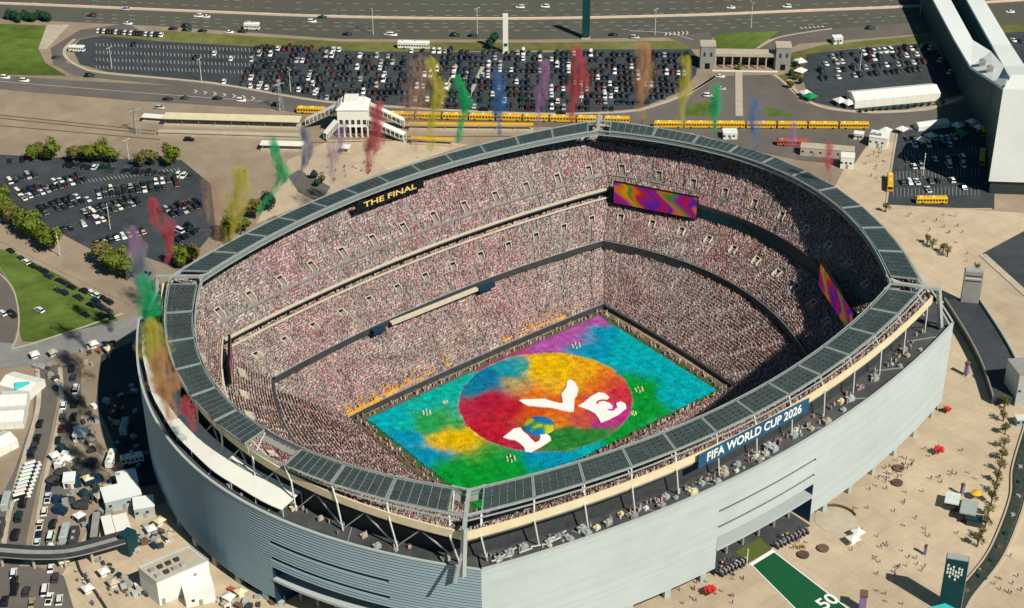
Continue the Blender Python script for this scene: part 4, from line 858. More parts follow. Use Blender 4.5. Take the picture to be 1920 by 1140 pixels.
for i, (x, y, c, k) in enumerate(BL):
    p = at(x, y); q = at(x+4, y-20); rz = math.atan2(q[1]-p[1], q[0]-p[0]); add_car(p[0], p[1], rz+cr.uniform(-.05, .05), c, k, '%s %s, %s from top among vehicles on the lower-left roads' % (c, k, ORD[i]), 'vehicles on the lower-left roads')
for i in range(9):
    x, y = 62-i*2.6, 876+i*7.4; p = at(x, y); q = at(x+18, y-5); add_car(p[0], p[1], math.atan2(q[1]-p[1], q[0]-p[0]), 'white', 'van', 'white van, %s from top in the stacked line by the left road' % ORD[i], 'white vans lined up by the left road')
# car park at the foot of the white hall
for (a, b, w, wf, dn) in (((1700, 262), (1828, 258), 'top row', .6, .55), ((1702, 274), (1822, 272), 'second row', .5, .45), ((1700, 302), (1826, 298), 'third row', .6, .75), ((1700, 314), (1826, 311), 'fourth row', .6, .75), ((1692, 344), (1826, 338), 'fifth row', .45, .7), ((1740, 358), (1826, 352), 'bottom row', .5, .5)): car_row(a, b, w+' below the white hall', dn, wf, 'cars below the white hall', 3.1)
# car park between gatehouse and hall
for i, (a, b) in enumerate((((1560, 108), (1748, 88)), ((1548, 121), (1752, 100)), ((1540, 136), (1742, 116)), ((1540, 149), (1742, 130)))): car_row(a, b, '%s row of the gatehouse car park' % ORD[i], .82, .3, 'cars in the gatehouse car park', 2.8, clip=LOT_C)
for i in range(9): p = at(1745+i*6, 92+i*7.5); add_car(p[0], p[1], .3, 'white' if i % 3 == 0 else 'dark grey', 'suv', '%s car, %s down the slanting line beside the hall' % ('white' if i % 3 == 0 else 'dark grey', ORD[i]), 'cars beside the white hall')
for i in range(12): p = at(1885+(i % 6)*14, 75+(i//6)*40+(i % 6)*2); add_car(p[0], p[1], 1.2, 'white' if i % 2 else 'dark grey', 'sedan', 'car parked beyond the white hall at the right edge', 'cars beyond the white hall')
# long car park: rows fill towards the right
for i, y in enumerate((98, 109, 120, 131, 142, 153, 164, 176, 188, 200)):
    car_row((480-i*4, y-6), (1300, y+8), '%s row of the long car park' % ORD[i], .80, .13, 'cars in the long car park', 2.8, clip=LOT_A)
for x, y in ((250, 85), (366, 110), (402, 102), (433, 112), (420, 155), (470, 163), (485, 165), (500, 166), (560, 170), (590, 176)):
    p = at(x, y); add_car(p[0], p[1], .9, 'white' if x > 400 else 'black', 'suv', 'single car in the emptier left end of the long car park', 'stray cars in the long car park')
for i in range(22):
    p = at(185+i*5.6, 60+i*.35); add_car(p[0], p[1], .9, pick_colour(.4), 'suv', 'car in the short line along the verge at top left', 'cars along the top-left verge')
HW = [(172, 31, 'dark red'), (235, 19, 'silver'), (372, 32, 'white'), (386, 33, 'white'), (240, 46, 'white'), (325, 56, 'black'), (350, 51, 'black'), (351, 58, 'dark green'), (380, 60, 'black'), (430, 62, 'white'), (455, 61, 'black'), (585, 42, 'white'), (605, 34, 'dark green'), (652, 66, 'black'), (728, 66, 'white'), (736, 67, 'white'), (853, 68, 'black'), (886, 69, 'black'), (975, 15, 'white'), (1022, 14, 'white'), (1150, 67, 'black'), (1190, 72, 'silver'), (1370, 16, 'white'), (1475, 14, 'white'), (1632, 55, 'dark green'), (1893, 24, 'white'), (10, 147, 'white'), (46, 153, 'white'), (168, 144, 'black'), (315, 188, 'black'), (348, 186, 'dark grey'), (408, 187, 'black'), (452, 190, 'white'), (520, 199, 'black'), (907, 208, 'black'), (1052, 214, 'black'), (106, 110, 'dark grey'), (355, 264, 'black'), (300, 204, 'silver'), (1350, 145, 'white'), (1352, 168, 'silver'), (1328, 181, 'white')]
zone = lambda y: 'far carriageway' if y < 30 else 'near highway carriageway' if y < 80 else 'road below the long car park'
for i, (x, y, c) in enumerate(HW):
    p = at(x, y); q = at(x+20, y+.6); add_car(p[0], p[1], math.atan2(q[1]-p[1], q[0]-p[0])+(math.pi if y < 34 else 0), c, cr.choice(['sedan', 'suv', 'suv']), '%s car, %s from left driving on the %s' % (c, ORD[sum(1 for h in HW if h[0] < x and zone(h[1]) == zone(y))], zone(y)), 'cars driving on the '+zone(y))
CARS.sort(key=lambda c: (c[0]-CAM[0])**2+(c[1]-CAM[1])**2)
for i, (x, y, rz, colour, kind, label, group) in enumerate(CARS[:300]):
    c4 = (*[v*cr.uniform(.85, 1.1) for v in CARC[colour]], 1)
    nm = {'van': 'van', 'pickup': 'pickup_truck'}.get(kind, 'car'); ct = {'van': 'van', 'pickup': 'pickup'}.get(kind, 'car')
    if i < 110:
        r = thing(nm, label, ct, (x, y, .05), rz, group)
        for pn, me in CARP[kind]: o = link(pn, me, r); o.color = c4
    else:
        o = link(nm, CARW[kind], None, (x, y, .05), rz); o.color = c4; tag(o, label, ct, group)
rest = CARS[300:]
if rest:
    tv, tc = [], []; bx_ = np.array([(-1, -1, .3), (1, -1, .3), (1, 1, .3), (-1, 1, .3), (-1, -.95, 1.), (.92, -.95, .88), (.92, .95, .88), (-1, .95, 1.)])
    for (x, y, rz, colour, kind, *_r) in rest:
        L, w, zb, c0, c1, t0, t1, zr = SHAPES[kind]; b = bx_*np.array((L/2, w/2, 1)); b[4:, 2] *= zb; h = w/2
        cab = np.array([(c0, -h*.9, zb-.1), (c1, -h*.9, zb-.1), (c1, h*.9, zb-.1), (c0, h*.9, zb-.1), (t0, -h*.74, zr-.06), (t1, -h*.74, zr-.06), (t1, h*.74, zr-.06), (t0, h*.74, zr-.06)]); rf = cab[4:].copy(); rf[:, 2] += .01; rt = rf*np.array((.94, .94, 1))+np.array((0, 0, .06))
        P = np.concatenate([b, cab, rf, rt]); ca_, sa_ = math.cos(rz), math.sin(rz); P = np.stack([P[:, 0]*ca_-P[:, 1]*sa_+x, P[:, 0]*sa_+P[:, 1]*ca_+y, P[:, 2]+.12], 1); C_ = np.tile(np.array(CARC[colour]), (24, 1)); C_[8:16] = (.012, .016, .02); tv.append(P); tc.append(C_)
    f8 = [(0, 1, 5, 4), (1, 2, 6, 5), (2, 3, 7, 6), (3, 0, 4, 7), (4, 5, 6, 7)]; FF = f8+[tuple(8+i for i in f) for f in f8[:4]]+[tuple(16+i for i in f) for f in f8]
    mat('car_far', (1, 1, 1), .45, .03, 1., spec=.3, attr='Col'); tag(colour_mesh('parked_cars', np.array(tv), FF, np.array(tc), 'car_far'), 'rows of small parked cars filling the far car parks', 'cars', None, 'stuff')

def bus(p, rz, label, L=11.6, m='yellow', group='yellow buses', name='bus', cat='bus', hh=3.1):
    r = thing(name, label, cat, (p[0], p[1], .12), rz, group); w = 2.5
    b = MB(); b.hexa([(-L/2, -w/2, .45), (L/2, -w/2, .45), (L/2, w/2, .45), (-L/2, w/2, .45), (-L/2, -w/2, hh-.35), (L/2-.05, -w/2, hh-.35), (L/2-.05, w/2, hh-.35), (-L/2, w/2, hh-.35)]); b.hexa([(-L/2, -w/2, hh-.35), (L/2-.05, -w/2, hh-.35), (L/2-.05, w/2, hh-.35), (-L/2, w/2, hh-.35), (-L/2+.25, -w/2+.3, hh), (L/2-.4, -w/2+.3, hh), (L/2-.4, w/2-.3, hh), (-L/2+.25, w/2-.3, hh)]); b.build('body', m, r)
    for s_ in (-1, 1):
        nW = int(L/1.3)
        for i in range(nW): g_ = MB(); g_.box((-L/2+.8+i*(L-1.6)/(nW-1), s_*(w/2+.005), 1.55), (.95, .03, .75)); g_.build('window', 'car_glass', r)
    g_ = MB(); g_.box((L/2+.0, 0, 1.45), (.05, 2.1, 1.1)); g_.build('windscreen', 'car_glass', r)
    for x in (-L*.3, L*.33):
        for s_ in (-1, 1): t = MB(); t.tube([(x, s_*(w/2-.3), .48), (x, s_*(w/2+.01), .48)], .48, 10); t.build('wheel', 'tire', r)
    for s_ in (-1, 1): t = MB(); t.box((-L*.15+s_*L*.2, 0, hh), (1.2, .9, .15)); t.build('roof_hatch', 'paint_white' if m == 'yellow' else 'steel', r)
def bus_line(a, b, n, where):
    A, B = np.array(at(*a)), np.array(at(*b)); d = B-A; rz = math.atan2(d[1], d[0]); st = np.linalg.norm(d)/n
    for i in range(n): p = A+d*(i+.5)/n; bus(p, rz, 'yellow bus, %s from left in the row %s' % (ORD[i], where), st-.9)
bus_line((1224, 239), (1630, 241), 7, 'below the gatehouse'); bus_line((728, 221), (1182, 231), 9, 'right of the station'); bus_line((556, 211), (612, 213), 1, 'left of the station')
for a, b, lab in (((1668, 330), (1668, 366), 'yellow bus standing alone at the left edge of the small car park'), ((1716, 381), (1776, 381), 'yellow bus parked across the bottom of the small car park'), ((1848, 222), (1844, 272), 'yellow bus in shade beside the hall wall, upper one'), ((1844, 276), (1840, 326), 'yellow bus in shade beside the hall wall, lower one')):
    A, B = np.array(at(*a)), np.array(at(*b)); d = B-A; bus((A+B)/2, math.atan2(d[1], d[0]), lab, min(13., np.linalg.norm(d)))
A, B = np.array(at(1452, 272)), np.array(at(1520, 274)); d = B-A; bus((A+B)/2, math.atan2(d[1], d[0]), 'long orange-red bus behind the right rim', 14., 'brick_red', None)
A, B = np.array(at(742, 90)), np.array(at(810, 92)); d = B-A; bus((A+B)/2, math.atan2(d[1], d[0]), 'long white trailer on the verge of the highway', 16., 'tent_white', None, 'trailer', 'trailer', 4.)
A, B = np.array(at(460, 55)), np.array(at(486, 56)); d = B-A; bus((A+B)/2, math.atan2(d[1], d[0]), 'white box lorry driving on the highway', 8., 'tent_white', None, 'lorry', 'lorry', 3.8)
A, B = np.array(at(138, 96)), np.array(at(152, 97)); d = B-A; bus((A+B)/2, math.atan2(d[1], d[0]), 'white coach at the rounded end of the long car park', 8., 'tent_white', None, 'coach', 'coach', 3.2)

# ------------------------------------------------------------------ buildings around the stadium
def frame_of(a, b):
    """local axes of a facade whose foot runs from pixel a to pixel b"""
    A, B = np.array(at(*a)), np.array(at(*b)); d = B-A; L = np.linalg.norm(d); return A, d/L, np.array((-d[1], d[0], 0))/L, L
# white hall with a tall front block and two long roofs
hall = thing('white_hall', 'huge white windowless hall with a tall front wall at the right edge', 'building')
P0 = np.array(at(1866, 392)); zt = 49.
def top(x, y, z): return at(x, y, z)
fr_ = [top(1881, 167, zt), (0, 0, 0)]
A = np.array(at(1881, 167, zt)); d = np.array((RGT[0], RGT[1], 0)); d /= np.linalg.norm(d); dv = np.array((FWD[0], FWD[1], 0)); dv /= np.linalg.norm(dv)
R1 = A+d*75-dv*6
b_ = MB(); b_.prism([tuple(A), tuple(R1), tuple(R1+dv*26), tuple(A+dv*14+d*7)], 6.5, zt); b_.build('front_block', 'roof_white', hall)
b_ = MB(); b_.prism([tuple(A+d*1.2+dv*1.2), tuple(R1+dv*1.2), tuple(R1+dv*24), tuple(A+dv*13+d*6)], 0, 6.5); b_.build('base', 'glass_dark', hall)
def arm(name, L_, R_):
    b = MB(); pts = [at(x, y, z) for x, y, z in L_]; ptr = [at(x, y, z) for x, y, z in R_]; n = len(pts)
    for i in range(n-1):
        a, c = pts[i], pts[i+1]; p, q = ptr[i], ptr[i+1]
        b.hexa([(v[0], v[1], 0) for v in (a, p, q, c)]+[(v[0], v[1], v[2]-1.2) for v in (a, p, q, c)], 1); b.hexa([(v[0], v[1], v[2]-1.2) for v in (a, p, q, c)]+[a, p, q, c], 0)
    return b.build(name, ['roof_white', 'hall_wall_shade'], hall)
arm('left_wing', [(1882, 165, 46), (1862, 152, 27), (1820, 125, 18), (1790, 75, 16), (1750, 0, 15), (1700, -95, 15)], [(1918, 165, 46), (1892, 136, 27), (1858, 96, 18), (1824, 75, 16), (1783, 0, 15), (1732, -95, 15)])
arm('right_wing', [(1903, 162, 46), (1882, 124, 24), (1860, 84, 18), (1813, 0, 15), (1762, -95, 15)], [(1948, 162, 46), (1922, 124, 24), (1896, 84, 18), (1846, 0, 15), (1794, -95, 15)])
for x, y, z in ((1842, 120, 20.6), (1856, 132, 23.8)):
    u_ = MB(); u_.box((0, 0, 0), (4, 3, 1.6)); u_.box((.6, .2, 1.6), (2, 1.6, .6)); u_.build('roof_unit', 'concrete_grey', hall, at(x, y, z), .6)
# gatehouse: two square towers joined by a long roof
A, ud, vd, L = frame_of((1312, 129), (1481, 132)); rz = math.atan2(ud[1], ud[0])
gate = thing('gatehouse', 'brown gatehouse of two square towers joined by a long canopy roof', 'gatehouse', tuple(A), rz)
for x in (3.6, L-3.6):
    t = MB(); t.box((x, 3.6, 0), (7.2, 7.2, 11.6)); tw = t.build('tower', 'concrete_grey', gate); t = MB(); t.box((x, 3.6, 11.6), (7.6, 7.6, .5)); t.build('tower_roof', 'concrete', tw)
    t = MB(); t.box((x, -.02, 0), (2.4, .12, 3.)); t.build('doorway', 'black', tw)
    for s_ in (-1, 1): t = MB(); t.box((x+s_*1.6, -.02, 6.5), (1., .1, 2.2)); t.build('window', 'glass_dark', tw)
t = MB(); t.box((L/2, 4.2, 6.2), (L-14.4, 6.2, 1.5)); t.build('canopy_roof', 'concrete', gate)
t = MB(); t.box((L/2, 7.2, 0), (L-14.4, .4, 6.2)); t.build('rear_wall', 'glass_dark', gate)
for i in range(8): t = MB(); t.box((7.6+(L-15.2)*i/7, 1.6, 0), (.6, .6, 6.2)); t.build('pillar', 'concrete', gate)
t = MB(); t.box((L/2, -2.4, 0), (L-12, .8, .5)); t.build('threshold', 'paint_white', gate)
t = MB(); t.tube([(L*.44, -.6, 0), (L*.44, -.6, 3.4)], [.9, .9], 10); t.build('planter', 'leaf', gate)
# railway station with sloping covered stairs
A, ud, vd, L = frame_of((632, 258), (694, 258)); rz = math.atan2(ud[1], ud[0]); st = thing('railway_station', 'white railway station building with sloping covered stairs', 'station', tuple(A), rz)
t = MB(); t.box((L/2, 6, 5), (L*.92, 11, 8.5)); t.build('upper_hall', 'tent_white', st)
t = MB(); t.hexa([(0, 0, 13.5), (L, 0, 13.5), (L, 12, 13.5), (0, 12, 13.5), (L*.15, 1.5, 15.5), (L*.85, 1.5, 15.5), (L*.85, 10.5, 15.5), (L*.15, 10.5, 15.5)]); t.build('roof', 'tent_white', st)
t = MB(); t.box((L*.45, 7, 15.5), (L*.42, 6, 1.6)); t.build('roof_lantern', 'tent_white', st)
for i in range(6): t = MB(); t.box((L*(.06+.176*i), .4, 0), (.7, .7, 5.)); t.build('column', 'tent_white', st)
for i in range(5): t = MB(); t.box((L*(.15+.176*i), -.02+.5, 6.4), (1.5, .12, 2.2)); t.build('window', 'glass_dark', st)
t = MB(); t.box((L/2, 9, 0), (L*.9, .4, 5)); t.build('rear_wall', 'glass_dark', st)
def stair(x0, y0, z0, x1, y1, z1, w=3.2):
    a = Vector((x0, y0, z0)); b = Vector((x1, y1, z1)); c = MB(); c.bar(a+Vector((0, 0, 3.)), b+Vector((0, 0, 3.)), w, .35); r = c.build('stair_roof', 'tent_white', st); c = MB(); c.bar(a, b, w*.9, .5); c.build('stair_flight', 'concrete_grey', st)
    n = 8; sd_ = (b-a).cross(Vector((0, 0, 1))).normalized()*(w/2-.1)
    for i in range(n+1):
        for s_ in (-1, 1): p = a.lerp(b, i/n)+sd_*s_; c = MB(); c.bar(p, p+Vector((0, 0, 3.)), .22); c.build('stair_post', 'tent_white', st)
stair(L, 9, 9.5, L+15, 10, 1.2); stair(L, 1.5, 6, L+16, -3.5, .6); stair(0, 9, 9.5, -15, 11, 1.2); stair(0, 1.5, 5, -5, -3, .6, 2.6)
def canopy(a, b, depth, h, m, label, th=.35, name='platform_canopy'):
    A, ud, vd, L = frame_of(a, b); r = thing(name, label, 'canopy', tuple(A), math.atan2(ud[1], ud[0])); c = MB(); c.box((L/2, depth/2, h), (L, depth, th)); c.build('roof', m, r)
    for i in range(max(2, int(L/7))):
        for yy in (depth*.2, depth*.8): c = MB(); c.tube([(1+(L-2)*i/max(1, int(L/7)-1), yy, 0), (1+(L-2)*i/max(1, int(L/7)-1), yy, h)], .14, 6); c.build('post', 'steel', r)
    c = MB(); c.box((L/2, depth/2, 0), (L, depth*.9, .9)); c.build('platform', 'concrete', r)
canopy((306, 238), (562, 245), 6.5, 4., 'beige_wall', 'long beige platform roof left of the station'); canopy((266, 230), (310, 233), 4., 2.6, 'tent_white', 'short pale platform roof at its left end')
canopy((296, 254), (562, 262), 3., 1.4, 'concrete', 'low pale platform in front of the beige roof'); canopy((488, 284), (570, 286), 4.5, 3., 'tent_white', 'white shelter roof on the sandy forecourt')
canopy((766, 246), (1000, 248), 2.6, 3.2, 'yellow', 'thin yellow canopy below the bus row'); canopy((770, 272), (850, 276), 2.6, 3., 'yellow', 'short yellow canopy beside the far rim'); canopy((640, 290), (655, 291), 4, 3, 'tent_white', 'small white kiosk roof before the station')
for i, (a, b) in enumerate((((0, 216), (290, 246)), ((0, 222), (290, 252)), ((0, 236), (300, 262)), ((580, 268), (800, 262)), ((700, 256), (980, 256)))):
    t = MB(); ribbon(t, spline_px([a, b], 3), .5, .2, .02); tag(t.build('rail_track', 'wood_brown'), ['railway track farthest left of the platforms', 'second railway track left of the platforms', 'railway track in front of the left platforms', 'railway track below the station', 'railway track beside the yellow canopy'][i], None, None, 'structure')
# white tents
def marquee(a, b, depth, h, label, m='tent_white', bays=5, name='marquee', cat='tent', group=None):
    A, ud, vd, L = frame_of(a, b); r = thing(name, label, cat, tuple(A), math.atan2(ud[1], ud[0]), group); hw = h*.68
    for i in range(bays):
        x0, x1 = L*i/bays+.03, L*(i+1)/bays-.03; c = MB()
        c.quad((x0, 0, hw), (x1, 0, hw), (x1, depth/2, h), (x0, depth/2, h)); c.quad((x1, depth, hw), (x0, depth, hw), (x0, depth/2, h), (x1, depth/2, h)); c.build('roof_panel', m, r)
        c = MB(); c.box(((x0+x1)/2, .02, 0), (x1-x0, .06, hw)); c.build('side_panel', m, r)
    for x in (0, L):
        c = MB(); c.poly([(x, 0, 0), (x, depth, 0), (x, depth, hw), (x, depth/2, h), (x, 0, hw)]); c.build('gable', m, r)
    c = MB(); c.box((L/2, depth-.02, 0), (L, .06, hw)); c.build('back_panel', m, r); return r
marquee((1602, 204), (1762, 189), 11, 6., 'long white marquee on the edge of the gatehouse car park', bays=9)
marquee((1722, 247), (1780, 239), 5, 3.4, 'long white tent at the top of the small car park', bays=4)
TN = [(1690, 250, 'white stall tent near the top left of the small car park'), (1660, 252, 'small white tent beside the yellow bus row end'), (1795, 243, 'white tent left of the green tent'), (1822, 236, 'white tent right of the green tent'), (1835, 246, 'rightmost white tent by the hall wall'), (1745, 262, 'white tent in the top row of the small car park'), (1728, 270, 'white tent with dark side below the long white tent'), (1510, 182, 'white tent at the corner of the gatehouse lawn'), (1500, 140, 'pale green and white tent beside the gatehouse tower'), (1500, 122, 'upper white tent beside the gatehouse tower'), (1574, 196, 'small grey-white tent left of the long marquee'), (1590, 200, 'white cube tent touching the long marquee')]
def popup(x, y, label, m='tent_white', s=3.2, h=2.4, group=None, name='tent'):
    p = at(x, y); r = thing(name, label, 'tent', p, random.uniform(-.3, .3), group); c = MB(); e = s/2
    for a, b in (((-e, -e), (e, -e)), ((e, -e), (e, e)), ((e, e), (-e, e)), ((-e, e), (-e, -e))): c.poly([(a[0], a[1], h), (b[0], b[1], h), (0, 0, h+s*.32)]); c.quad((a[0], a[1], h-.3), (b[0], b[1], h-.3), (b[0], b[1], h), (a[0], a[1], h))
    c.build('canopy', m, r)
    for sx in (-1, 1):
        for sy in (-1, 1): c = MB(); c.tube([(sx*e*.96, sy*e*.96, 0), (sx*e*.96, sy*e*.96, h)], .05, 5); c.build('pole', 'steel', r)
    c = MB(); c.box((0, 0, 0), (s*.6, .7, .8)); c.build('table', 'paint_white', r)
for x, y, l in TN: popup(x, y, l, s=4.4 if x > 1600 else 5.)
mat('green_cloth', (.02, .26, .09), .7, .1, .5); popup(1803, 258, 'green tent among the white tents of the small car park', 'green_cloth', 5.); popup(1518, 188, 'bright green tent by the curved pale kerb', 'green_cloth', 5.5)
def cabin(a, b, depth, h, label, m='tent_white', roof='roof_white', name='portable_cabin', cat='cabin', doors=1, wins=3, units=0, group=None):
    A, ud, vd, L = frame_of(a, b); r = thing(name, label, cat, tuple(A), math.atan2(ud[1], ud[0]), group); c = MB(); c.box((L/2, depth/2, 0), (L, depth, h)); c.build('wall', m, r); c = MB(); c.box((L/2, depth/2, h), (L+.3, depth+.3, .25)); rf = c.build('roof', roof, r)
    for i in range(doors): c = MB(); c.box((L*(i+.5)/doors, -.03, 0), (1.1, .08, 2.1)); c.build('door', 'concrete_grey', r)
    for i in range(wins): c = MB(); c.box((L*(i+.25)/max(wins, 1), -.03, h*.45), (1., .08, .9)); c.build('window', 'glass_dark', r)
    for i in range(units): c = MB(); c.box((L*(.2+.6*(i % 3)/2), depth*(.3+.4*(i//3)), h+.25), (1.8, 1.4, .9)); c.build('roof_unit', 'concrete_grey', rf)
    return r
cabin((1356, 262), (1382, 262), 5, 3, 'pale kiosk behind the right rim'); cabin((1628, 275), (1662, 280), 7, 5, 'white flat-roofed booth on the sandy corner', units=2)
cabin((1600, 262), (1618, 264), 3, 3, 'small cream cabin near the end of the bus row'); cabin((1500, 292), (1600, 300), 5, 4, 'long pale canopy building behind the right rim', 'concrete', 'concrete', wins=6, doors=2); cabin((1575, 316), (1600, 318), 5, 5.5, 'white and dark green block behind the right rim', 'tent_white', 'tent_white')
cabin((1563, 84), (1580, 83), 4, 3.4, 'small cream booth on the verge by the slip road')
# lower left: white service building and its yard
bx = np.array(at(300, 1136)); A = np.array(at(266, 1108)); R_ = np.array(at(396, 1094)); hB = 9.0
sb = thing('service_building', 'white box-shaped service building with rooftop plant, lower left', 'building'); BK = A+(R_-bx)
c = MB(); c.prism([tuple(bx), tuple(R_), tuple(BK), tuple(A)], 0, hB); c.build('wall', 'tent_white', sb)
cen = (bx+BK)/2; c = MB(); ins = [tuple(cen+(v-cen)*.95) for v in (bx, R_, BK, A)]; c.prism(ins, hB, hB+.05); rf = c.build('roof', 'concrete', sb)
rz = math.atan2((R_-bx)[1], (R_-bx)[0])
for k_, (v, w_) in enumerate(((bx, R_), (R_, BK), (BK, A), (A, bx))): c = MB(); c.bar((v[0], v[1], hB+.25), (w_[0], w_[1], hB+.25), .3, .5); c.build('parapet', 'white_panel', sb)
for i in range(8):
    t = .12+.16*(i % 4); q = bx+(R_-bx)*t+(A-bx)*(.25+.35*(i//4)); c = MB(); c.box((0, 0, 0), (1.5, 1.2, .9)); c.build('roof_unit', random.choice(['concrete_grey', 'steel', 'dark_band']), sb, (q[0], q[1], hB+.05), rz)
c = MB(); q = bx+(R_-bx)*.72; c.box((0, -.04, 5.4), (1.1, .1, 1.1)); c.build('wall_vent', 'concrete_grey', sb, (q[0], q[1], 0), rz)
c = MB(); q = bx+(R_-bx)*.08; c.box((0, -.04, 0), (1.1, .1, 2.2)); c.build('door', 'concrete_grey', sb, (q[0], q[1], 0), rz)
cabin((200, 962), (268, 946), 8, 4.2, 'white flat-roofed hall, lower one of the white roofs', 'white_panel', units=0, wins=2); cabin((225, 928), (262, 920), 7, 4, 'white flat-roofed hall, upper one near the yard', 'white_panel', wins=2)
cabin((254, 974), (292, 968), 6, 4., 'white roofed unit against the dark facade foot', 'white_panel', wins=2); cabin((200, 1016), (218, 1012), 9, 3., 'cream container beside the footbridge', 'beige_wall', 'tent_white', wins=0)
cabin((222, 1016), (248, 1010), 9, 3.4, 'pale blue-white container beside the footbridge', 'white_panel', 'tent_white', wins=0); cabin((172, 1022), (184, 1021), 12, 3.2, 'dark grey container on the sandy yard', 'dark_band', 'concrete_grey', wins=0)
cabin((350, 1140), (405, 1128), 7, 4, 'low white roof beside the service building', 'tent_white', wins=1)
cabin((138, 830), (162, 830), 4.5, 3, 'small white cabin at the end of the second lane', 'tent_white'); cabin((120, 918), (142, 916), 5, 3, 'white hut between the dark planters', 'tent_white', wins=1)
for i, (a, b, dp) in enumerate((((0, 735), (58, 750), 9), ((0, 775), (52, 772), 9), ((-6, 806), (46, 803), 9), ((-10, 862), (36, 838), 8))):
    marquee(a, b, dp, 4.6, 'white peaked roof, %s from top at the far left edge' % ORD[i], bays=3, group='white roofs at the far left')
c = MB(); A = at(40, 742); tag(marquee((30, 744), (58, 742), 4, 4.8, 'cyan and white tent beside the access road', 'cyan', 1), 'cyan tent beside the access road')
YARD = [(150, 880), (172, 872), (158, 890), (134, 900), (116, 890), (100, 905), (130, 945), (112, 958), (150, 952)]
for i, (x, y) in enumerate(YARD):
    p = at(x, y); r = thing('planter_canopy', 'dark rounded shelter, %s in the sandy yard' % ORD[i], 'shelter', p, random.uniform(0, 2), 'dark shelters in the sandy yard'); c = MB(); c.tube([(0, 0, 0), (0, 0, .8), (0, 0, 1.6), (0, 0, 2.2)], [.3, .3, 2.3, .4], 10); c.build('canopy', 'dark_band', r); c = MB(); c.tube([(0, 0, 0), (0, 0, 1.2)], .3, 8); c.build('post', 'steel', r)
jk = random.Random(77); CASES = []; CASEC = {'concrete_grey': 'grey', 'white_panel': 'pale grey', 'tent_white': 'white', 'beige_wall': 'cream', 'dark_band': 'black', 'wood_brown': 'brown', 'steel': 'steel grey', 'brick_red': 'rust red', 'navy': 'navy', 'blue': 'blue', 'concrete': 'tan', 'teal_dark': 'dark teal'}
def crate_spot(x, y, label, group):
    p = at(x, y); s = jk.uniform(.6, 1.7); c = MB(); c.box((0, 0, 0), (s*1.5, s, s*.8), 0, 0, .96); c.box((0, 0, s*.8), (s*1.56, s*1.05, .1)); c.box((-s*.4, -s*.52, 0), (s*.3, .06, s*.5), 0, 1)
    cm = jk.choice(['concrete_grey', 'white_panel', 'tent_white', 'concrete', 'dark_band', 'wood_brown', 'steel', 'concrete_grey', 'navy', 'concrete', 'dark_band', 'brick_red' if jk.random() < .3 else 'wood_brown']); o = c.build('equipment_case', [cm, 'black'], None, p, jk.uniform(0, 3)); CASES.append((group, CASEC[cm], x, o, label))
k_ = 0
for reg, nme, n in (([(262, 985), (330, 1000), (300, 1030), (250, 1040)], 'behind the service building', 34), ([(200, 900), (226, 905), (222, 935), (196, 925)], 'beside the upper white hall', 16), ([(180, 1050), (240, 1070), (280, 1120), (240, 1115)], 'below the footbridge end', 26), ([(150, 790), (180, 760), (190, 850), (165, 850)], 'along the dark service yard', 22), ([(195, 735), (262, 720), (285, 880), (235, 890)], 'in the shaded service yard', 34), ([(400, 1120), (470, 1080), (560, 1140), (420, 1150)], 'at the foot of the louvred facade', 26), ([(60, 690), (130, 680), (115, 740), (100, 740)], 'around the road junction', 14), ([(100, 1000), (125, 1000), (120, 1035), (88, 1035)], 'above the footbridge', 10), ([(150, 640), (215, 640), (180, 690), (150, 690)], 'on the tan corner by the rim', 12)):
    for i in range(n):
        while True:
            x, y = jk.uniform(min(q[0] for q in reg), max(q[0] for q in reg)), jk.uniform(min(q[1] for q in reg), max(q[1] for q in reg))
            if inpoly((x, y), reg): break
        crate_spot(x, y, nme, 'equipment '+nme)
for gp_ in {c[0] for c in CASES}:
    for cn_ in {c[1] for c in CASES}:
        for i, c in enumerate(sorted((c for c in CASES if c[0] == gp_ and c[1] == cn_), key=lambda c: c[2])): tag(c[3], '%s equipment case, %s such from left %s' % (cn_, ORD[i], c[4]), 'case', gp_)
# footbridge at the lower left
br = thing('footbridge', 'dark covered footbridge curving across the lower left', 'footbridge'); Pb = [Vector(at(x, y, 5.2)) for x, y in ((-80, 1032), (0, 1037), (60, 1041), (120, 1040), (170, 1030), (240, 1010))]; Pb = smooth_path(Pb, 3)
c = MB(); ribbon(c, Pb, 4.2, .5, 5.2); c.build('deck', 'concrete_grey', br)
for s_ in (-1, 1):
    c = MB(); Q = []
    for i, p in enumerate(Pb): d = (Pb[min(i+1, len(Pb)-1)]-Pb[max(i-1, 0)]).normalized(); Q.append(p+Vector((-d.y, d.x, 0))*2.0*s_)
    ribbon(c, Q, .25, 1.6, 5.7); c.build('parapet', 'dark_band', br)
for i in range(0, len(Pb), 3): c = MB(); c.tube([(Pb[i].x, Pb[i].y, 0), (Pb[i].x, Pb[i].y, 5.3)], .5, 8); c.build('pier', 'concrete', br)
p = at(240, 1052); c = MB(); c.box((0, 0, 0), (4.5, 3.5, 7.6)); c.build('stair_tower', 'teal_dark', br, (Pb[-1].x, Pb[-1].y, 0), .4)
w_ = MB(); ribbon(w_, spline_px([(128, 985), (136, 1010), (150, 1070), (175, 1105), (210, 1160)], 6), .5, 1.1); tag(w_.build('low_wall', 'dark_band'), 'thin dark wall snaking below the footbridge', 'wall')

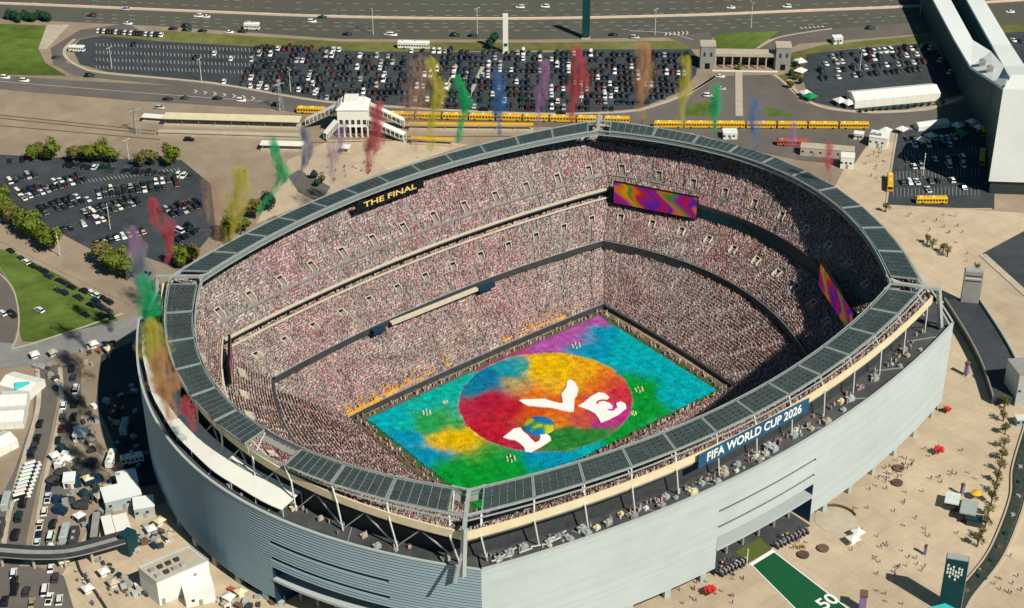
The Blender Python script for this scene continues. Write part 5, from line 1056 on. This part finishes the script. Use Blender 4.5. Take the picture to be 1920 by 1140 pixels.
# ------------------------------------------------------------------ right-hand plaza
def pylon(base, w, dpt, h, rz, label, marks):
    r = thing('pylon', label, 'pylon', base, rz); c = MB(); c.box((0, 0, 0), (w, dpt, h)); c.build('shaft', 'teal_dark' if marks else 'concrete_grey', r); c = MB(); c.box((0, 0, h), (w*.94, dpt*.9, .35)); c.build('cap', 'steel', r); c = MB(); c.box((0, 0, 0), (w+1.2, dpt+1.2, .5)); c.build('plinth', 'concrete', r)
    c = MB(); c.box((w/2+.04, 0, 0), (.1, dpt*.96, h*.98)); c.build('edge_panel', 'steel_pale' if marks else 'dark_band', r)
    return r
pr_ = pylon((26.5, -156.8, 0), 6.4, 2.6, 20.0, -.95, 'tall dark teal sign pylon at the lower right corner', True)
p2 = pylon((165.8, -52.0, 0), 6.6, 3.0, 16.5, -.85, 'grey pylon standing beyond the right corner of the stadium', False)
for i in range(3): c = MB(); c.box((0, -1.53, 12.4+i*1.1), (6.0, .08, .5)); c.build('stripe', 'steel_pale' if i % 2 else 'dark_band', p2)
# pale strokes in the upper part of the dark pylon
for i, (x, z0, z1) in enumerate(((-2.3, 14.6, 18.6), (-1.5, 13.2, 17.4), (-.7, 14.4, 18.2), (.1, 12.4, 16.6), (.9, 13.6, 18.0), (1.7, 14.6, 17.6))):
    for j in range(3): c = MB(); zz = z0+(z1-z0)*j/3; c.box((x, -1.33, zz), (.5, .06, (z1-z0)/4.6)); c.build('mark', 'lettering', pr_)
t = MB(); P = [at(1742, 1139, 4.2), at(1772, 1131, 4.2), at(1800, 1145, 4.2), at(1765, 1160, 4.2)]; r = thing('cyan_canopy', 'cyan flat canopy at the foot of the dark pylon', 'canopy', tuple(np.mean([p for p in P], 0)*np.array((1, 1, 0)))); o_ = np.mean(P, 0)*np.array((1, 1, 0)); t.prism([tuple(np.array(p)-o_) for p in P], 3.9, 4.25); t.build('roof', 'cyan', r)
for p in P: c = MB(); q = (np.array(p)-o_)*.92; c.tube([(q[0], q[1], 0), (q[0], q[1], 3.9)], .12, 6); c.build('post', 'steel', r)
# curved dark ramp and the block at its end
rp = thing('curved_ramp', 'dark curved elevated ramp sweeping down past the right corner', 'ramp')
cl = smooth_path([Vector(at(x, y, z)) for x, y, z in ((1801, 560, 3.2), (1826, 598, 3.2), (1852, 640, 3.2), (1876, 688, 3.2), (1896, 745, 3.2))], 6)
c = MB(); ribbon(c, cl, 13., 2.6, .6); c.build('deck', 'lot', rp)
for s_ in (-1, 1):
    Q = []
    for i, p in enumerate(cl): d = (cl[min(i+1, len(cl)-1)]-cl[max(i-1, 0)]).normalized(); Q.append(p+Vector((-d.y, d.x, 0))*6.3*s_)
    c = MB(); ribbon(c, Q, .35, 1.1, 3.2); c.build('parapet', 'concrete_grey' if s_ < 0 else 'steel', rp)
for i in range(2, len(cl), 5): c = MB(); c.box((cl[i].x, cl[i].y, 0), (5, 1, .7)); c.build('footing', 'concrete', rp)
cabin((1902, 762), (1990, 752), 10, 13, 'grey-green block at the right edge below the ramp', 'steel', 'concrete_grey', 'plant_block', 'building', 1, 5)
cabin((1906, 800), (1935, 798), 3, 2.6, 'small grey booth at the right edge', 'steel', 'steel_pale')
# green carpet with white yard number leading into the entrance
gp = [(1409, 1058), (1451, 1032), (1700, 1200), (1580, 1232)]
gp = [at(1408, 1058, .06), at(1449, 1033, .06), at(1640, 1180, .06), at(1560, 1210, .06)]
c = MB(); c.prism(gp, .03, .10); cp_ = c.build('entrance_carpet', 'carpet'); tag(cp_, 'dark green carpet leading out of the main entrance', 'carpet')
c = MB(); P = [np.array(at(1404, 1058, .1)), np.array(at(1410, 1061, .1)), np.array(at(1454, 1034, .1)), np.array(at(1448, 1030, .1))]; c.prism([tuple(p) for p in P], .1, .14); c.build('end_line', 'lettering', cp_)
dl = np.array(gp[2])-np.array(gp[1]); dl /= np.linalg.norm(dl); dw = np.array(gp[0])-np.array(gp[1]); Wd = np.linalg.norm(dw); dw /= Wd
for a_, b_2 in ((gp[0], gp[3]), (gp[1], gp[2])): c = MB(); ribbon(c, [a_, b_2], .35, .03, .10); c.build('side_line', 'lettering', cp_)
ctr = np.array(at(1552, 1128, .13)); mt = Matrix(((-dw[0], dl[0]*-1, 0, ctr[0]), (-dw[1], dl[1]*-1, 0, ctr[1]), (0, 0, 1, .115), (0, 0, 0, 1))); text_obj('50', 6.4, 'lettering', cp_, mt, 6.6, .01)
c = MB(); P = [at(1404, 1055, .1), at(1447, 1030, .1), at(1425, 1008, .1), at(1378, 1035, .1)]; c.prism(P, .03, .09); tag(c.build('entrance_mat', 'carpet_light'), 'lighter green mat under the entrance balcony', 'carpet')
gl_ = thing('flag_pole', 'slim white pole at the corner of the carpet end line', 'pole'); 
for a_, b_2 in (((1400, 1060, 0), (1400, 1060, 6.5)),):
    p, q = at(a_[0], a_[1]), at(b_2[0], b_2[1]); c = MB(); c.bar((p[0], p[1], a_[2]), (q[0], q[1], b_2[2]), .22); c.build('shaft', 'lettering', gl_); c = MB(); c.box((p[0], p[1], 0), (.8, .8, .3)); c.build('base', 'concrete', gl_)
# round pale patio
p = at(1566, 975); c = MB(); c.tube([(0, 0, 0), (0, 0, .12)], 6.6, 28); c.f = c.f; tag(c.build('round_patio', 'concrete', None, (p[0], p[1], .03)), 'round pale patio beside the main entrance', None, None, 'structure')
w_ = MB(); ribbon(w_, [(p[0]+7*math.cos(a), p[1]+7*math.sin(a)) for a in np.linspace(-.4, 1.9, 12)], .4, .9); tag(w_.build('patio_wall', 'wood_brown'), 'low curved wall round the pale patio', 'wall')
def starburst(x, y, r, label):
    b = at(x, y); root = thing('flower_sculpture', label, 'sculpture', b, random.uniform(0, 1)); c = MB(); c.tube([(0, 0, 0), (0, 0, r*.9)], .25, 8); c.build('stem', 'steel', root); R_ = random.Random(int(x))
    for i in range(12):
        a = i*math.pi/6; el = R_.uniform(-.2, .7); d = Vector((math.cos(a)*math.cos(el), math.sin(a)*math.cos(el), math.sin(el))); c = MB(); c.tube([Vector((0, 0, r)), Vector((0, 0, r))+d*r*.5, Vector((0, 0, r))+d*r*1.05], [.2*r, .34*r, .06*r], 7); c.build('petal', 'red', root)
    bm = bmesh.new(); bmesh.ops.create_icosphere(bm, subdivisions=2, radius=r*.42); me = bpy.data.meshes.new('centre'); bm.to_mesh(me); bm.free(); me.materials.append(M['brick_red']); link('centre', me, root, (0, 0, r))
starburst(1331, 1116, 2.0, 'red flower-shaped sculpture near the main entrance corner'); starburst(1759, 852, 1.9, 'red flower-shaped sculpture in the middle of the plaza edge'); starburst(1775, 774, 1.6, 'red flower-shaped sculpture by the right facade corner')
def totem(x, y, h, w, label, m='purple'):
    r = thing('totem', label, 'totem', at(x, y), random.uniform(0, 1.5)); c = MB(); c.box((0, 0, .3), (w, w*.8, h), 0, 0, .9); c.build('shaft', m, r); c = MB(); c.box((0, 0, h+.3), (w*1.05, w*.9, .7)); c.build('top', 'wood_brown', r); c = MB(); c.box((0, 0, 0), (w*1.4, w*1.2, .3)); c.build('base', 'concrete', r)
totem(1811, 704, 4.8, 1.6, 'purple totem standing below the curved ramp'); totem(1616, 1145, 6.0, 2.6, 'fat purple totem beside the green carpet'); totem(1803, 928, 3.6, 1.1, 'slim purple totem near the plaza pavilion'); totem(1734, 1040, 2.8, 1.0, 'small purple totem in the open plaza')
# pavilion
pv = thing('plaza_pavilion', 'grey-roofed pavilion with yellow umbrellas on the plaza', 'pavilion', at(1814, 968), .55)
for x, y, w, d_, h, m in ((0, 0, 7.5, 5, 3.4, 'steel'), (3.5, 5.5, 6, 4.5, 3.0, 'steel_pale'), (-3.5, -2.5, 3, 6, 2.6, 'teal_dark')):
    c = MB(); c.box((x, y, h), (w, d_, .4)); c.build('roof', m, pv); c = MB(); c.box((x, y, 0), (w*.85, d_*.8, h)); c.build('wall', 'dark_band', pv)
for x, y, l in ((1806, 955, 'left'), (1829, 936, 'right')):
    r = thing('umbrella', '%s yellow umbrella at the plaza pavilion' % l, 'umbrella', at(x, y)); c = MB(); c.tube([(0, 0, 2.6), (0, 0, 3.5)], [1.9, .1], 8); c.build('canopy', 'yellow', r); c = MB(); c.tube([(0, 0, 0), (0, 0, 2.8)], .07, 6); c.build('pole', 'steel', r)
for x, y, l in ((1598, 1020, 'lower'), (1607, 1007, 'upper')): popup(x, y, '%s of two small white canopies on the open plaza' % l, s=3.4)
for i, (x, y) in enumerate(((1543, 1030), (1506, 1042), (1684, 880), (1682, 907))):
    c = MB(); c.tube([(0, 0, 0), (0, 0, .7), (0, 0, .75)], [1.7, 1.9, 1.5], 12); tag(c.build('planter_box', ['wood_brown', 'bark', 'wood_brown', 'bark'][i], None, at(x, y)), ['dark round planter beside the pale patio', 'brown round planter at the carpet edge', 'dark round planter near the red sculpture', 'dark round planter by the facade crowd'][i], 'planter')
# barrier hedge at the lower right
hp = spline_px([(1935, 800), (1912, 880), (1908, 935), (1884, 1005), (1858, 1055), (1812, 1112), (1796, 1140)], 8); c = MB(); ribbon(c, hp, 3.0, .9); bh = c.build('planted_barrier', 'hedge_grey'); tag(bh, 'long curved planted barrier along the lower right plaza', 'barrier')
for s_, w in ((-2.4, .5), (2.4, .7)):
    Q = [Vector(p) for p in hp]; Z = []
    for i, p in enumerate(Q): d = (Q[min(i+1, len(Q)-1)]-Q[max(i-1, 0)]).normalized(); Z.append(p+Vector((-d.y, d.x, 0))*s_)
    c = MB(); ribbon(c, Z, w, .6); c.build('edging', 'concrete', bh)
for i in range(0, len(hp), 4): c = MB(); c.box((hp[i][0], hp[i][1], .9), (1.6, 1.1, .7), i*.3, 0, .8); c.build('crate', random.choice(['concrete_grey', 'wood_brown', 'teal_dark']), bh)
# lamp posts and masts
def lamp_post(x, y, h, label, w=.16, group='lamp posts', heads=2):
    r = thing('lamp_post', label, 'lamp post', at(x, y), random.uniform(0, 1.5), group); c = MB(); c.tube([(0, 0, 0), (0, 0, h*.5), (0, 0, h)], [w*1.3, w, w*.8], 7); c.build('pole', 'steel_pale', r)
    for i in range(heads): a = i*math.pi*2/heads; c = MB(); c.bar((0, 0, h-.1), (math.cos(a)*1.3, math.sin(a)*1.3, h), .12); c.box((math.cos(a)*1.5, math.sin(a)*1.5, h-.1), (.7, .4, .18), a); c.build('lamp_head', 'lamp', r)
LP = [(378, 153, 12, 'in the emptier end of the long car park'), (210, 128, 11, 'near the rounded end of the long car park'), (545, 172, 12, 'beside the white cars of the long car park'), (700, 66, 14, 'left on the highway verge'), (895, 64, 14, 'on the highway verge left of the white column'), (1408, 52, 14, 'on the highway behind the gatehouse'), (1228, 66, 14, 'on the highway right of the dark mast'), (1778, 122, 13, 'in the shade beside the hall'), (1612, 132, 11, 'in the middle of the gatehouse car park'), (207, 430, 11, 'in the middle of the tree-lined car park'), (113, 482, 10, 'by the trees above the left lawn'), (1730, 330, 10, 'in the small car park'), (242, 300, 10, 'at the top of the tree-lined car park'), (1090, 200, 11, 'right of the red plume'), (1725, 28, 14, 'beside the hall wing')]
for x, y, h, l in LP: lamp_post(x, y, h, 'tall pale lamp post '+l)
def lattice(x, y, h, label):
    r = thing('lattice_mast', label, 'mast', at(x, y)); c = MB()
    for sx in (-1, 1):
        for sy in (-1, 1): c = MB(); c.bar((sx*1.2, sy*1.2, 0), (sx*.3, sy*.3, h), .2); c.build('leg', 'steel', r)
    for i in range(6): z = h*i/6; k = 1.2-.9*i/6; c = MB(); c.bar((-k, -k, z), (k, k, z+h/8), .12); c.bar((k, -k, z), (-k, k, z+h/8), .12); c.build('brace', 'steel', r)
    c = MB(); c.bar((-3, 0, h*.9), (3, 0, h*.9), .25); c.build('crossarm', 'steel', r)
lattice(526, 208, 15, 'grey lattice mast beside the road left of the station'); lattice(258, 250, 13, 'grey lattice mast by the railway at left')
c = MB(); b0 = at(948, 100); wc = thing('white_column', 'tall white sign column on the highway verge', 'column', b0, -.6); c.box((0, 0, 0), (2.6, 1.2, 21)); c.build('shaft', 'tent_white', wc); c = MB(); c.box((0, -.64, 4), (1.8, .1, 1.6)); c.build('sign_panel', 'blue', wc); c = MB(); c.box((0, 0, 0), (3.6, 2.2, .8)); c.build('base', 'concrete', wc)
b0 = at(1098, 72); wc = thing('dark_mast', 'dark green sign mast standing on the highway verge', 'mast', b0, -.6); c = MB(); c.box((0, 0, 0), (3.6, 1.4, 23)); c.build('shaft', 'teal_dark', wc); c = MB(); c.box((1.9, 0, 4), (.3, 1.0, 18)); c.build('edge_panel', 'leaf_dark', wc); c = MB(); c.box((0, 0, 0), (4.6, 2.4, .6)); c.build('base', 'concrete', wc)
# pale boarded walks in the long car park
for i, (a, b) in enumerate((((856, 122), (828, 196)), ((877, 134), (868, 156)), ((905, 126), (878, 185)))): c = MB(); ribbon(c, [at(*a), at(*b)], 1.8, .3); tag(c.build('car_park_walk', 'concrete'), ['left pale walkway crossing the long car park', 'short pale walkway stub in the long car park', 'right pale walkway crossing the long car park'][i], None, None, 'structure')

# ------------------------------------------------------------------ trees
def tree_meshes(seed, leafm, n=900, R_=3.6, H_=7., lean=1.0, size=.42):
    r = np.random.default_rng(seed); tk = MB(); tk.tube([(0, 0, 0), (.08, .05, H_*.25), (.1, 0, H_*.55)], [.3, .22, .12], 7); cent = []
    for i in range(7):
        a = r.uniform(0, 6.28); e = r.uniform(.25, 1.0); q = Vector((math.cos(a)*R_*.62*e, math.sin(a)*R_*.62*e, H_*r.uniform(.45, .9))); tk.tube([(.05, .02, H_*r.uniform(.2, .45)), tuple(q*.6+Vector((0, 0, H_*.18))), tuple(q)], [.12, .07, .03], 5); cent.append((q, R_*r.uniform(.32, .55)))
    cent.append((Vector((0, 0, H_*.68)), R_*.6)); w = np.array([c[1]**2 for c in cent]); w /= w.sum(); V = []; F = []
    for i in range(n):
        c, rad = cent[r.choice(len(cent), p=w)]; d = r.normal(size=3); d /= np.linalg.norm(d); p = np.array(c)+d*rad*(r.uniform(.35, 1.08)); u = np.cross(d, r.normal(size=3)); u /= np.linalg.norm(u); v = np.cross(d, u)+d*r.uniform(-.5, .5); s = size*r.uniform(.6, 1.35); k = len(V)
        V += [tuple(p-u*s), tuple(p+v*s*.6), tuple(p+u*s), tuple(p-v*s*.6)]; F.append((k, k+1, k+2, k+3))
    cm = bpy.data.meshes.new('crown'); cm.from_pydata(V, [], F); cm.materials.append(M[leafm]); cm.update(); return tk.mesh('trunk', 'bark'), cm
TV = [tree_meshes(i, m, n, R_, H_, 1, sz) for i, (m, n, R_, H_, sz) in enumerate((('leaf', 1100, 4.4, 7.4, .5), ('leaf', 1000, 4.0, 6.6, .5), ('leaf_olive', 950, 3.8, 6.4, .48), ('leaf_olive', 330, 2.4, 5.2, .3), ('leaf_olive', 260, 2.2, 4.8, .28), ('leaf_dark', 1100, 3.8, 6.0, .5)))]
def tree(x, y, v, s, label, group, name='tree'):
    r = thing(name, label, 'tree', at(x, y), random.uniform(0, 6.28), group); r.scale = (s, s, s*random.uniform(.9, 1.1)); link('trunk', TV[v][0], r); link('crown', TV[v][1], r)
TL = [(62, 300), (80, 298), (98, 302), (138, 305), (156, 302), (174, 306), (192, 304), (208, 308), (268, 314), (284, 312), (322, 312), (330, 308)]
for i, (x, y) in enumerate(TL): tree(x, y, (1, 2, 0, 2, 1, 0, 0, 1, 2, 2, 0, 1)[i], 1.15, 'bushy green tree, %s from left along the top of the tree-lined car park' % ORD[i], 'trees along the top of the car park')
TL = [(4, 402), (14, 412), (24, 422), (50, 440), (64, 450), (80, 462), (96, 472), (190, 492), (204, 504), (222, 518), (238, 525)]
for i, (x, y) in enumerate(TL): tree(x, y, (0, 1, 2, 0, 0, 1, 0, 2, 2, 0, 1)[i], 1.4, 'green tree, %s from left along the lower edge of the tree-lined car park' % ORD[i], 'trees along the lower edge of the car park')
for i, (x, y) in enumerate(((342, 500), (360, 495), (430, 452), (452, 440), (478, 410), (505, 396))): tree(x, y, (0, 2, 0, 1, 2, 5)[i], 1.3, 'green tree, %s from left peeping over the left rim' % ORD[i], 'trees behind the left rim')
for i, (x, y) in enumerate(((590, 336), (604, 344), (596, 350))): tree(x, y, (5, 2, 5)[i], .6, 'small dark tree, %s in the clump on the sandy forecourt' % ORD[i], 'trees on the sandy forecourt')
for i, (x, y) in enumerate(((1882, 765), (1880, 790), (1884, 815), (1882, 840), (1878, 862), (1874, 884), (1868, 905), (1864, 925), (1858, 945), (1852, 968), (1846, 990), (1838, 1010), (1832, 1025))): tree(x, y, 3+i % 2, 1.0, 'thin olive tree, %s from top in the plaza row' % ORD[i], 'row of thin plaza trees')
for i, (x, y) in enumerate(((1738, 458), (1748, 466), (1768, 474), (1776, 482), (1660, 398), (1830, 512))): tree(x, y, 3+i % 2, .9, 'sparse brown-green tree, %s on the sand beyond the right rim' % ORD[i], 'sparse trees beyond the right rim')
for i in range(9): tree(18+i*9, 36+(i % 3)*3, 5, .8, 'dark tree, %s from left in the clump at the top left corner' % ORD[i], 'trees at the top left corner')
for i in range(4): tree(918+i*4, 92-i*5, 5, .75, 'dark tree, %s of the clump beside the white sign column' % ORD[i], 'trees beside the white column')
for i in range(7): tree(1482+(i % 3)*10, 118+i*8, 5 if i % 2 else 2, .55, 'bush, %s down the verge right of the gatehouse' % ORD[i], 'bushes right of the gatehouse', 'bush')
for i in range(12): tree(660+i*24, -2-(i % 2)*2, 5, .7, 'dark tree, %s from left on the far edge of the highway' % ORD[i], 'trees on the far edge of the highway')
for i, x in enumerate(range(1612, 1770, 13)): tree(x, 212-(x-1612)*.10, 5, .32, 'low shrub, %s from left in front of the long marquee' % ORD[i], 'shrubs before the marquee', 'bush')

# ------------------------------------------------------------------ people on the plaza
def person_mesh(v):
    me = bpy.data.meshes.new('person'); sw = (.12, .3, .0)[v]; arm = (.0, .25, .5)[v]
    J = [((0, 0, .95), .15), ((0, 0, 1.15), .14), ((0, 0, 1.38), .17), ((0, 0, 1.50), .07), ((0, .02, 1.60), .10), ((0, .02, 1.70), .09),
         ((-.19, 0, 1.40), .07), ((-.26, arm*.4, 1.15), .05), ((-.25, .08+arm, .95), .04), ((-.25, .12+arm, .86), .045), ((.19, 0, 1.40), .07), ((.26, -arm*.3, 1.15), .05), ((.26, .05-arm*.2, .93), .04), ((.26, .08-arm*.2, .84), .045),
         ((-.09, 0, .88), .11), ((-.10, sw, .48), .075), ((-.10, sw*.8, .08), .05), ((-.10, sw*.8+.16, .04), .045), ((.09, 0, .88), .11), ((.10, -sw*.6, .48), .075), ((.10, -sw, .08), .05), ((.10, -sw+.16, .04), .045)]
    E_ = [(0, 1), (1, 2), (2, 3), (3, 4), (4, 5), (2, 6), (6, 7), (7, 8), (8, 9), (2, 10), (10, 11), (11, 12), (12, 13), (0, 14), (14, 15), (15, 16), (16, 17), (0, 18), (18, 19), (19, 20), (20, 21)]
    me.from_pydata([j[0] for j in J], E_, []); o = bpy.data.objects.new('person', me); COL.objects.link(o); o.modifiers.new('Skin', 'SKIN'); 
    for i, sv in enumerate(me.skin_vertices[0].data): sv.radius = (J[i][1], J[i][1]*.85); sv.use_root = i == 0
    sub = o.modifiers.new('Sub', 'SUBSURF'); sub.levels = 1; bpy.context.view_layer.update(); m2 = bpy.data.meshes.new_from_object(o.evaluated_get(bpy.context.evaluated_depsgraph_get())); bpy.data.objects.remove(o)
    for x in ('shirt', 'trousers', 'skin', 'hair'): m2.materials.append(M[x])
    for p in m2.polygons:
        z = p.center.z; x = abs(p.center.x); p.material_index = 3 if z > 1.68 else 2 if z > 1.47 or (x > .2 and z < .98) else 1 if z < .93 else 0
    return m2
PM = [person_mesh(i) for i in range(3)]
SHIRTS = {'white': (.75, .74, .70), 'red': (.45, .03, .03), 'black': (.02, .02, .025), 'blue': (.04, .10, .30), 'purple': (.20, .10, .30), 'yellow': (.65, .45, .05)}
pr = random.Random(5); NP = {}; PEOPLE = []
def people(region, n, where):
    k = 0
    while k < n:
        x, y = pr.uniform(min(q[0] for q in region), max(q[0] for q in region)), pr.uniform(min(q[1] for q in region), max(q[1] for q in region))
        if not inpoly((x, y), region): continue
        c = pr.choice(list(SHIRTS)); key = (c, where); NP[key] = NP.get(key, 0)+1
        o = link('person', PM[pr.randrange(3)], None, (*at(x, y)[:2], .05), pr.uniform(0, 6.28)); o.color = (*SHIRTS[c], 1); s = pr.uniform(.95, 1.06); o.scale = (s*1.1, s*1.1, s); PEOPLE.append((where, c, x, o)); k += 1
people([(1600, 930), (1730, 800), (1800, 800), (1840, 900), (1790, 1040), (1650, 1060), (1560, 1020)], 46, 'on the open plaza')
people([(1640, 895), (1700, 850), (1716, 870), (1660, 920)], 26, 'by the red sculpture')
people([(1350, 1050), (1400, 1050), (1395, 1090), (1352, 1085)], 26, 'left of the entrance carpet')
people([(1450, 1010), (1500, 990), (1520, 1030), (1470, 1035)], 26, 'right of the entrance carpet')
people([(1630, 1060), (1740, 1060), (1700, 1138), (1650, 1130)], 14, 'near the pylon shadow')
people([(1690, 400), (1830, 400), (1830, 500), (1760, 480)], 18, 'beyond the right rim')
people([(1620, 290), (1662, 270), (1655, 370), (1630, 360)], 16, 'on the sandy strip by the small car park')
people([(1230, 1110), (1330, 1080), (1400, 1140), (1260, 1140)], 16, 'below the white facade')
people([(1820, 1090), (1915, 960), (1918, 1138), (1830, 1135)], 12, 'outside the planted barrier')
people([(560, 330), (700, 290), (700, 320), (620, 345)], 20, 'on the station forecourt')
people([(120, 1080), (190, 1050), (260, 1130), (170, 1138)], 26, 'on the lower-left forecourt')
people([(140, 860), (190, 850), (200, 920), (160, 960)], 16, 'in the sandy yard')

for where in {p[0] for p in PEOPLE}:
    for c in SHIRTS:
        for i, p in enumerate(sorted((p for p in PEOPLE if p[0] == where and p[1] == c), key=lambda p: p[2])): tag(p[3], 'person in %s, %s such from left %s' % (c, ORD[i], where), 'person', 'people '+where)


# ------------------------------------------------------------------ gates and more of the lower-left bustle
for side, (a, b), n in (('left', ((1352, 1080), (1398, 1056)), 8), ('right', ((1456, 1028), (1512, 1000)), 9)):
    for i in range(n):
        x, y = a[0]+(b[0]-a[0])*i/(n-1), a[1]+(b[1]-a[1])*i/(n-1); r = thing('ticket_gate', 'dark ticket gate, %s from left on the %s of the carpet' % (ORD[i], side), 'gate', at(x, y), .05, 'ticket gates at the main entrance'); c = MB(); c.box((0, 0, 0), (.7, 1.8, 1.2)); c.build('cabinet', 'dark_band', r); c = MB(); c.box((0, 0, 1.2), (.6, 1.2, .9)); c.build('reader', 'concrete_grey', r); c = MB(); c.bar((.35, 0, .9), (1.1, 0, .9), .1); c.build('arm', 'steel', r)
for i, (x, y) in enumerate(((150, 812), (172, 832), (130, 868), (166, 905), (104, 862), (188, 938), (150, 975), (120, 1060), (196, 1080), (214, 1100), (166, 1112), (300, 985), (284, 1000), (318, 1012), (176, 652), (206, 662), (66, 672), (100, 668), (430, 1128), (452, 1118))):
    popup(x, y, 'small pale tent, %s down the lower-left service area' % ORD[i], ['tent_white', 'concrete', 'tent_white', 'beige_wall'][i % 4], 3.2, 2.3, 'small tents in the service area')
for i, (a, b) in enumerate((((112, 880), (124, 862)), ((120, 1020), (126, 996)), ((138, 1026), (143, 1002)), ((205, 880), (214, 855)), ((232, 820), (238, 795)), ((214, 790), (220, 765)), ((236, 870), (262, 865)), ((10, 960), (16, 936)), ((-2, 1010), (4, 984)))):
    A, B = np.array(at(*a)), np.array(at(*b)); d = B-A; bus((A+B)/2, math.atan2(d[1], d[0]), 'box lorry, %s of those parked in the lower-left yards' % ORD[i], 7.5, ['tent_white', 'white_panel', 'dark_band'][i % 3], 'lorries in the lower-left yards', 'lorry', 'lorry', 3.3)

P = [fac_pt(0, NEAR_OPEN[0]+.01, .05, 1.5), fac_pt(0, NEAR_OPEN[1]-.01, .05, 1.5), fac_pt(0, NEAR_OPEN[1]-.01, .05, -13.8), fac_pt(0, NEAR_OPEN[0]+.01, .05, -13.8)]; c = MB(); c.poly(P); tag(c.build('entrance_floor', 'deck'), 'dark paved floor inside the main entrance', None, None, 'structure')
CX = sorted(jk.uniform(96, 210) for _ in range(26))
for i in range(26):
    x, y = CX[i], jk.uniform(845, 1000); p = at(x, y); c = MB(); sz = jk.uniform(1.2, 2.6); c.box((0, 0, .5), (sz*1.6, sz, sz*.6)); c.box((sz*.3, 0, .5+sz*.6), (sz*.7, sz*.9, sz*.35))
    for wx in (-.5, .5): c.tube([(wx*sz, -sz*.5, .35), (wx*sz, sz*.5, .35)], .35, 8)
    tag(c.build('utility_cart', jk.choice(['dark_band', 'navy', 'dark_band', 'concrete_grey', 'teal_dark']), None, p, jk.uniform(0, 3.1)), 'dark utility cart, %s from left in the sandy yard by the access road' % ORD[i], 'cart', 'utility carts in the sandy yard')
